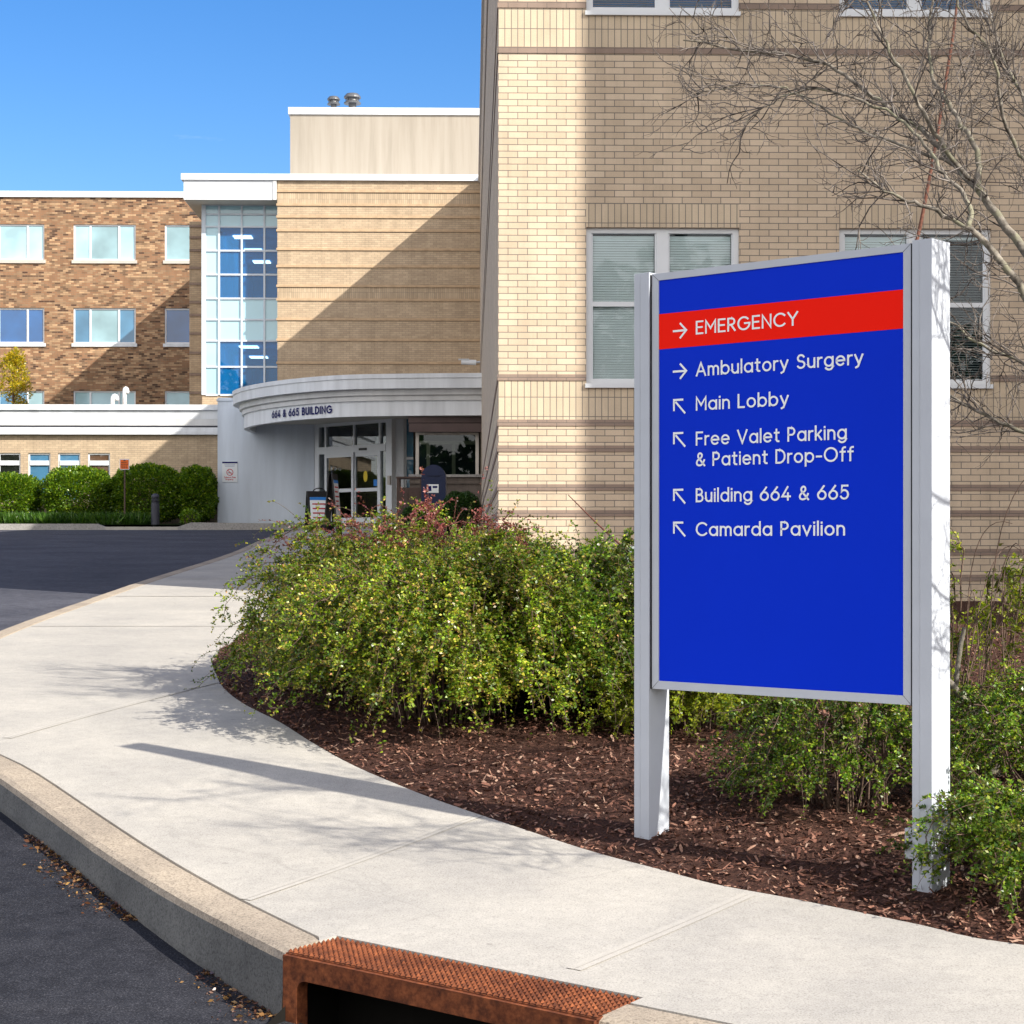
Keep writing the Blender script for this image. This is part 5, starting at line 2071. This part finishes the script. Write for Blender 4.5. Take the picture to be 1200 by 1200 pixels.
# behind and beside the sign
arching_shrub('arching_shrub', 'low spreading green shrub under the blue panel near the left post', 'shrub', 1.02, 10.6, .52, .65, .44, 78, 21, leaf='yellow_leaf', group=GRP, lsize=.018)
arching_shrub('arching_shrub', 'dark green twiggy shrub behind the foot of the right sign post', 'shrub', 1.60, 8.62, .56, .52, .58, 66, 22, leaf='cotoneaster_deep', group=GRP, lsize=.018, bare=.25, twigs=30)
arching_shrub('arching_shrub', 'glossy shrub in front of the right sign post at the walk edge', 'shrub', 2.06, 7.14, .46, .50, .40, 56, 23, leaf='cotoneaster_deep', group=GRP, lsize=.018, twigs=30)
arching_shrub('arching_shrub', 'tall sparse yellow green shrub with bare stems at the right edge of the picture', 'shrub', 2.55, 9.9, .48, .6, 1.02, 26, 24, leaf='yellow_leaf', group=GRP, bare=.25, lsize=.021, droop=.8, twigs=30)
arching_shrub('arching_shrub', 'broad dark shrub filling the bed low at the right behind the post', 'shrub', 2.62, 8.7, .70, .7, .56, 64, 25, leaf='cotoneaster_deep', group=GRP, lsize=.0185, bare=.05, twigs=30)


def stick(name, label, pts, radii, mat, cat='branch', loc=None):
    P = smooth(pts, 6)
    rs = np.interp(np.linspace(0, 1, len(P)), np.linspace(0, 1, len(radii)), radii)
    b = MB(); b.tube(P, list(rs), 6)
    o = b.build(name, mat, None, (0, 0, 0), True)
    return tag(o, label, cat)


def at(px, py, d):
    return ((px - 600) / F * d, d, EYE + (HY - py) / F * d)


stick('leaning_stem', 'bare red brown stem leaning against the sunlit brick above the shrubs', [at(760, 668, 16.5), at(742, 650, 16.6), at(722, 634, 17), at(695, 609, 17.6), at(666, 580, 18.2)], [.012, .012, .010, .008, .004], 'red_stem')
stick('leaning_stem', 'long thin red brown stem rising behind the twigs to the upper window', [(2.95, 14.4, .45), at(1048, 520, 14.2), at(1061, 345, 14.2), at(1079, 262, 14.2), at(1098, 160, 14.2), at(1109, 90, 14.2), at(1117, 40, 14.2), at(1122, 0, 14.2)], [.018, .017, .016, .014, .012, .012, .011, .009], 'red_stem')


# bare tree -------------------------------------------------------------
def tree_bare():
    rr = np.random.default_rng(41)
    bx, by = 3.35, 9.0
    zb = mulch_z(bx, by)
    root = thing('bare_tree', 'leafless grey barked tree spreading fine twigs over the right of the wall', 'tree', (bx, by, zb))
    off = (bx, by, zb)
    tr = MB()
    fork = Vector((3.15, 9.05, 1.55))
    trunk = smooth([(bx, by, zb - .2), (bx - .02, by, zb + .5), (3.25, 9.0, 1.1), tuple(fork)], 5)
    tr.tube(trunk, [.12 + (.085 - .12) * k / (len(trunk) - 1) for k in range(len(trunk))], 10)
    limbs = []

    def limb(pts, r0, r1):
        P = smooth([tuple(p) for p in pts], 5)
        P = [p + Vector(rr.normal(0, .006, 3)) for p in P]
        tr.tube(P, [r0 + (r1 - r0) * (k / (len(P) - 1)) ** .8 for k in range(len(P))], 7)
        limbs.append((P, r0, r1))

    f = tuple(fork)
    limb([f, at(1235, 345, 9.2), at(1200, 292, 9.3), at(1151, 228, 9.4), at(1116, 189, 9.6), at(1077, 150, 9.8), at(1032, 119, 10), at(990, 87, 10.1), at(937, 66, 10.2), at(870, 60, 10.3), at(800, 46, 10.3)], 0.030, .004)
    limb([at(1147, 222, 9.4), at(1144, 175, 9.5), at(1116, 129, 9.6), at(1095, 98, 9.7), at(1088, 35, 9.8), at(1096, -40, 9.9)], .018, .006)
    limb([at(1137, 213, 9.4), at(1100, 165, 9.3), at(1070, 110, 9.2), at(1045, 60, 9.2), at(1020, 10, 9.2), at(1005, -40, 9.2)], .014, .005)
    limb([f, at(1245, 430, 9.0), at(1200, 346, 8.9), at(1158, 288, 8.9), at(1133, 266, 8.9), at(1088, 243, 8.9), at(1046, 229, 8.9), at(1004, 199, 8.9)], .030, .004)
    limb([at(1137, 268, 8.9), at(1134, 235, 9.0), at(1105, 205, 9.1), at(1084, 170, 9.2), at(1040, 130, 9.3), at(960, 105, 9.4), at(905, 120, 9.5), at(870, 150, 9.5)], .014, .003)
    limb([at(1116, 189, 9.6), at(1040, 165, 9.8), at(985, 140, 9.9), at(930, 108, 10), at(880, 98, 10), at(815, 112, 10)], .010, .003)
    limb([f, at(1240, 520, 9.6), at(1200, 506, 9.7), at(1155, 487, 9.8), at(1110, 462, 9.9), at(1060, 440, 10)], .020, .004)
    limb([f, at(1250, 470, 9.3), at(1200, 425, 9.5), at(1150, 405, 9.6), at(1105, 370, 9.7), at(1080, 340, 9.7)], .016, .003)
    limb([f, at(1260, 300, 9.6), at(1215, 210, 9.9), at(1200, 120, 10.1), at(1175, 70, 10.2), at(1160, 10, 10.3)], .022, .006)
    limb([at(1215, 210, 9.9), at(1180, 150, 9.8), at(1165, 70, 9.7), at(1130, 20, 9.6), at(1110, -60, 9.5)], .013, .004)
    # limbs outside the picture, towards the street and the right
    limb([f, (3.3, 8.3, 2.2), (3.25, 7.4, 2.9), (3.0, 6.5, 3.3), (2.6, 5.7, 3.7)], .032, .004)
    limb([f, (3.5, 8.0, 2.0), (3.4, 7.0, 2.4), (2.9, 6.2, 2.6), (2.5, 5.9, 2.8)], .024, .003)
    limb([(3.42, 7.3, 2.28), (3.1, 6.8, 2.7), (2.7, 6.5, 3.0), (2.45, 6.3, 3.4)], .014, .003)
    limb([f, (3.2, 8.2, 1.5), (2.9, 7.3, 1.5), (2.65, 6.5, 1.7), (2.4, 6.1, 2.0)], .016, .003)
    limb([(3.2, 7.6, 1.9), (2.9, 6.7, 1.9), (2.5, 6.2, 2.2), (2.3, 6.0, 2.4)], .012, .003)
    limb([f, (3.9, 8.6, 2.6), (4.4, 8.0, 3.6), (4.7, 7.4, 4.6)], .036, .005)
    limb([f, (3.6, 9.2, 2.8), (3.6, 9.0, 4.0), (3.3, 8.6, 5.3)], .040, .006)
    limb([f, (3.9, 9.8, 2.5), (4.6, 10.6, 3.4), (5.1, 11.2, 4.4)], .036, .005)
    limb([(3.6, 9.0, 3.6), (3.2, 8.4, 4.4), (2.8, 7.9, 5.2)], .018, .004)
    tr.build('trunk', 'bark', root, off, True)
    # recursive twigs, all in one crown part
    tw = []

    def grow(p, d, L, r, lvl):
        k = 5
        pts = [np.array(p)]
        d = np.array(d)
        for i in range(k):
            d = norm(d + rr.normal(0, .24, 3) + np.array([0, 0, .03]))
            pts.append(pts[-1] + d * L / k)
        pts = np.array(pts)
        tw.append((pts, r))
        if lvl == 0 or L < .06:
            return
        nn = max(2, int(L / (.10 if lvl > 1 else .07)))
        for _ in range(nn):
            t = rr.uniform(.15, 1) * k
            i0 = min(int(t), k - 1)
            q = pts[i0] + (pts[i0 + 1] - pts[i0]) * (t - i0)
            td = norm(pts[i0 + 1] - pts[i0])
            nd = norm(td * .75 + rr.normal(0, .62, 3) + np.array([-.05, 0, .06]))
            grow(q, nd, L * rr.uniform(.28, .62), r * .62, lvl - 1)

    for P, r0, r1 in limbs:
        Ls = [(b - a).length for a, b in zip(P[:-1], P[1:])]
        tot = sum(Ls)
        n = int(tot / .058)
        for _ in range(n):
            i = min(len(P) - 2, int(rr.uniform(.22, 1) * (len(P) - 1)))
            a, b_ = P[i], P[i + 1]
            q = np.array(a.lerp(b_, rr.uniform(0, 1)))
            td = np.array((b_ - a).normalized())
            nd = norm(td * .7 + rr.normal(0, .6, 3) + np.array([-.05, 0, .1]))
            grow(q, nd, rr.uniform(.15, .55), rr.uniform(.0032, .0052), 2)
    C = np.array([t[0] for t in tw])
    r = np.array([t[1] for t in tw])
    stems_mesh('crown', C, r, r * .45, 'twig', root, off, 4)
    return len(tw)


ntw = tree_bare()
print('twigs', ntw)

# gnarled bare shrub stems at the right edge
rs_ = thing('bare_shrub', 'gnarled leafless shrub with a short dark trunk and arching pale canes at right edge', 'shrub', (2.42, 9.2, mulch_z(2.42, 9.2)))
ro2 = (2.42, 9.2, mulch_z(2.42, 9.2))
b = MB()
for pts, r0, r1 in (([(2.42, 9.2, ro2[2] - .1), at(1163, 940, 9.2), at(1165, 860, 9.2)], .045, .035),
                    ([at(1165, 862, 9.2), at(1140, 835, 9.1), at(1118, 805, 9.0), at(1100, 790, 9.0)], .028, .016),
                    ([at(1120, 806, 9.0), at(1124, 770, 9.0), at(1130, 735, 9.0)], .013, .010),
                    ([at(1165, 862, 9.2), at(1185, 840, 9.3), at(1215, 820, 9.4)], .022, .012)):
    P = smooth(pts, 5)
    b.tube(P, [r0 + (r1 - r0) * k / (len(P) - 1) for k in range(len(P))], 8)
b.build('trunk', 'bark', rs_, ro2, True)
rr = np.random.default_rng(77)
p0 = np.array([at(1150, 830, 9.2)] * 16) + rr.normal(0, .08, (16, 3))
p1 = p0 + np.stack([rr.uniform(-.1, .25, 16), rr.uniform(-.2, .2, 16), rr.uniform(.5, 1.2, 16)], 1)
p2 = p1 + np.stack([rr.uniform(-.05, .6, 16), rr.uniform(-.3, .3, 16), rr.uniform(-.9, -.1, 16)], 1)
stems_mesh('canes', bez(p0, p1, p2, 14), .0032, .0016, 'stem', rs_, ro2, 5)


# hedges ------------------------------------------------------------------
def hedge(label, x0, x1, y0, y1, h, seed, n=26000, name='hedge_shrub', mat='hedge', ls=.078, group='clipped hedge shrubs by the low wing', power=3.2, base=.12):
    rr = np.random.default_rng(seed)
    cx, cy = (x0 + x1) / 2, (y0 + y1) / 2
    zb = g(cy)
    root = thing(name, label, 'hedge', (cx, cy, zb), 0, group)
    a, b_, c = (x1 - x0) / 2, (y1 - y0) / 2, (h - base) / 2
    d = norm(rr.normal(size=(n, 3)))
    lp = (np.abs(d) ** power).sum(1) ** (1 / power)
    s = d / lp[:, None]
    bump = 1 + .05 * np.sin(d[:, 0] * 9 + seed) * np.sin(d[:, 2] * 8) + .05 * np.sin(d[:, 1] * 7 + d[:, 2] * 11 + seed)
    dep = 1 - np.abs(rr.normal(0, .17, n)).clip(0, .8)
    P = s * (bump * dep)[:, None] * np.array([a, b_, c]) + np.array([cx, cy, zb + base + c])
    A = norm(d + rr.normal(0, .55, (n, 3)) + np.array([0, 0, .3]))
    leaf_mesh('foliage', P, A, ls * rr.uniform(.6, 1.3, n), mat, root, (cx, cy, zb), rr, None, .62)
    k = 26
    q0 = np.stack([cx + rr.uniform(-.25, .25, k) * a, cy + rr.uniform(-.2, .2, k), np.full(k, zb - .05)], 1)
    q2 = np.stack([cx + rr.uniform(-.8, .8, k) * a, cy + rr.uniform(-.7, .7, k) * b_, np.full(k, zb + h * .7)], 1)
    stems_mesh('stems', bez(q0, (q0 + q2) / 2 + rr.normal(0, .08, (k, 3)), q2, 8), .022, .007, 'stem', root, (cx, cy, zb), 5)
    return root


def hx(px, Y):
    return kx(px, Y)


Yh = 57.6
def hh_(y):
    return EYE + (HY - y) / F * Yh - g(Yh)
hedge('bright green clipped hedge shrub cut by the left edge of the picture', hx(-45, Yh), hx(47, Yh), 56.6, 58.6, hh_(556), 31)
hedge('bright clipped hedge shrub below the two middle wing windows', hx(54, Yh), hx(131, Yh), 56.6, 58.6, hh_(549), 32)
hedge('tall shaded hedge shrub behind the orange notice and bollard', hx(131, Yh), hx(213, Yh), 56.8, 58.7, hh_(546), 33)
hedge('dark shaded hedge shrub nearest the white pavilion wall', hx(209, Yh), hx(250, Yh), 57.0, 58.8, hh_(548), 34, n=18000)
hedge('small bright shrub tuft low at the foot of the dark hedge', hx(211, 55.4), hx(233, 55.4), 55.1, 55.9, .42, 35, n=900, name='small_shrub', group=None, power=2.2, base=0.)
Yr = 42.0
hedge('round dark green clipped shrub against the brick wall near the mailbox', kx(516, Yr), kx(564, Yr), 41.6, 42.6, EYE + (HY - 577) / F * Yr - g(Yr), 36, n=22000, name='round_shrub', mat='round_shrub', ls=.035, group=None, power=2.2, base=0.)
hedge('low dark shrub between litter bin and mailbox', kx(470, 41), kx(512, 41), 40.5, 41.6, EYE + (HY - 592) / F * 41 - g(41), 37, n=12000, name='round_shrub', mat='round_shrub', ls=.035, group=None, power=2.2, base=0.)

# strap-leaved ground cover in front of the hedges
rr = np.random.default_rng(50)
n = 9000
X = rr.uniform(kx(-60, 55.6), kx(172, 55.6), n)
Y = rr.uniform(54.95, 56.5, n)
P = np.stack([X, Y, gv(Y) - .02], 1)
A = norm(np.stack([rr.normal(0, .5, n), rr.normal(-.1, .5, n), np.full(n, 1.)], 1))
o = leaf_mesh('ground_cover', P, A, rr.uniform(.18, .48, n), 'blade', None, (0, 0, 0), rr, None, .09, .1)
tag(o, 'dark green strap leaved ground cover along the foot of the hedges', 'ground cover', None, 'stuff')

# golden conifer behind the low wing
def gold_tree():
    rr = np.random.default_rng(61)
    Yt_ = 68.0
    x_ = kx(15, Yt_)
    zb = g(Yt_)
    zt = EYE + (HY - 414) / F * Yt_
    root = thing('golden_tree', 'golden yellow leaved tree showing above the white parapet at far left', 'tree', (x_, Yt_, zb))
    b = MB(); P = [(x_, Yt_, zb - .1), (x_ + .05, Yt_, zb + 2.5), (x_, Yt_, zt - .4)]
    b.tube(P, [.11, .08, .015], 8)
    b.build('trunk', 'stem', root, (x_, Yt_, zb), True)
    n = 7500
    lob = []
    for k in range(46):
        t = rr.uniform(0, 1) ** .8
        zz = zb + 1.6 + (zt - zb - 1.7) * t
        rad = 1.2 * (1 - t) ** .7 + .14
        aa = rr.uniform(0, 2 * math.pi)
        lob.append((x_ + math.cos(aa) * rad * rr.uniform(.3, 1), Yt_ + math.sin(aa) * rad * rr.uniform(.3, 1), zz, rr.uniform(.16, .32)))
    lob = np.array(lob)
    ix = rr.integers(0, len(lob), n)
    d = norm(rr.normal(size=(n, 3)))
    P = lob[ix, :3] + d * (lob[ix, 3] * rr.uniform(.5, 1.1, n))[:, None]
    leaf_mesh('crown', P, norm(d + rr.normal(0, .5, (n, 3)) + np.array([0, 0, .5])), rr.uniform(.06, .13, n), 'orange_leaf', root, (x_, Yt_, zb), rr, None, .5)
gold_tree()

# mulch chips -------------------------------------------------------------
rr = np.random.default_rng(90)
edge = np.array(mulch_edge)
pts = []
def inside_bed(x, y):
    # ray test against the bed outline
    c = False
    n = len(bed)
    j = n - 1
    for i in range(n):
        xi, yi = bed[i]; xj, yj = bed[j]
        if (yi > y) != (yj > y) and x < (xj - xi) * (y - yi) / (yj - yi) + xi:
            c = not c
        j = i
    return c
want = 72000
while len(pts) < want:
    y = 5.6 + 10.5 * rr.uniform() ** 1.7
    x = rr.uniform(-2.7, 3.2) if rr.uniform() < .82 else rr.uniform(3.2, 6.4)
    if inside_bed(x, y):
        pts.append((x, y))
pts = np.array(pts)
# the bed height on a table, to keep this quick
gx = np.linspace(-3, 6.75, 99); gy = np.linspace(5, 17, 121)
tab = np.array([[mulch_z(a, b) for a in gx] for b in gy])
fx = np.clip((pts[:, 0] + 3) / 9.75 * 98, 0, 97.99); fy = np.clip((pts[:, 1] - 5) / 12 * 120, 0, 119.99)
ix, iy = fx.astype(int), fy.astype(int)
ax_f, ay_f = fx - ix, fy - iy
Z = tab[iy, ix] * (1 - ax_f) * (1 - ay_f) + tab[iy, ix + 1] * ax_f * (1 - ay_f) + tab[iy + 1, ix] * (1 - ax_f) * ay_f + tab[iy + 1, ix + 1] * ax_f * ay_f
n = len(pts)
c = np.stack([pts[:, 0], pts[:, 1], Z + rr.uniform(0, .016, n)], 1)
a = rr.uniform(0, 2 * math.pi, n)
L = rr.gamma(2.2, .0075, n) + .005
Wd = rr.uniform(.0022, .008, n)
tl = rr.normal(0, .35, n)
D = np.stack([np.cos(a) * np.cos(tl), np.sin(a) * np.cos(tl), np.sin(tl)], 1)
S = np.stack([-np.sin(a), np.cos(a), rr.normal(0, .35, n)], 1)
N = np.cross(D, S)
bend = rr.normal(0, .12, n)[:, None]
V = np.empty((n, 6, 3))
for k, (s, wdt) in enumerate(((-1, .6), (0, 1), (1, .45))):
    ctr = c + D * (L * s)[:, None] * .6 + N * L[:, None] * bend * (1 - abs(s))
    V[:, k * 2] = ctr + S * (Wd * wdt)[:, None] + N * .002
    V[:, k * 2 + 1] = ctr - S * (Wd * wdt)[:, None]
idx = np.arange(n * 6).reshape(n, 6)
Fq = np.concatenate([idx[:, [0, 1, 3, 2]], idx[:, [2, 3, 5, 4]]], 0)
o = np_mesh('mulch_chips', V.reshape(-1, 3), Fq, 'chips')
tag(o, 'loose red brown bark chips covering the planting bed', 'mulch', None, 'stuff')

# litter in the gutter and stray bits on the walk
n = 6500
k = rr.integers(0, len(od) - 1, n)
od_a = np.array(od)
vis = [i for i in range(len(od) - 1) if 5 < od[i][1] < 13]
k = rr.choice(vis, n)
t = rr.uniform(0, 1, n)[:, None]
base = od_a[k] * (1 - t) + od_a[k + 1] * t
nrm = np.array([Vector((od_a[i + 1][1] - od_a[i][1], -(od_a[i + 1][0] - od_a[i][0]))).normalized()[:] for i in k])
dist = .015 + np.abs(rr.normal(0, .05, n)) * (.6 + .8 * (np.sin(base[:, 1] * 4.1) > 0))
patch = (np.sin(base[:, 0] * 6) + np.sin(base[:, 1] * 3.1 + 1) > -1.0)
XY = base + nrm * dist[:, None]
XY, n = XY[patch], int(patch.sum())
Z = np.array([road_z(x, y) for x, y in XY]) + .004
P = np.stack([XY[:, 0], XY[:, 1], Z], 1)
aa = rr.uniform(0, 2 * math.pi, n)
A = np.stack([np.cos(aa), np.sin(aa), rr.uniform(0, .4, n)], 1)
o = leaf_mesh('leaf_litter', P, A, rr.gamma(2.2, .006, n).clip(.004, .035), 'litter', None, (0, 0, 0), rr, None, .45)
tag(o, 'brown leaf litter gathered in the gutter along the curb', 'leaf litter', None, 'stuff')

# the wood across the car park, behind the viewer, that the windows mirror
rr = np.random.default_rng(123)
n = 34000
X = rr.uniform(-95, 90, n)
top = 14 + 3. * np.sin(X * .21) + 1.6 * np.sin(X * .53 + 1)
Zt = rr.uniform(0, 1, n) ** 1.25 * top
P = np.stack([X, -52 + rr.normal(0, 2.2, n), gv(np.full(n, -52.)) + Zt], 1)
A = norm(rr.normal(size=(n, 3)))
o = leaf_mesh('distant_wood', P, A, rr.uniform(.7, 1.3, n), 'round_shrub', None, (0, 0, 0), rr, None, .7)
tag(o, 'dark green wood across the car park mirrored in the glass', 'wood', None, 'stuff')
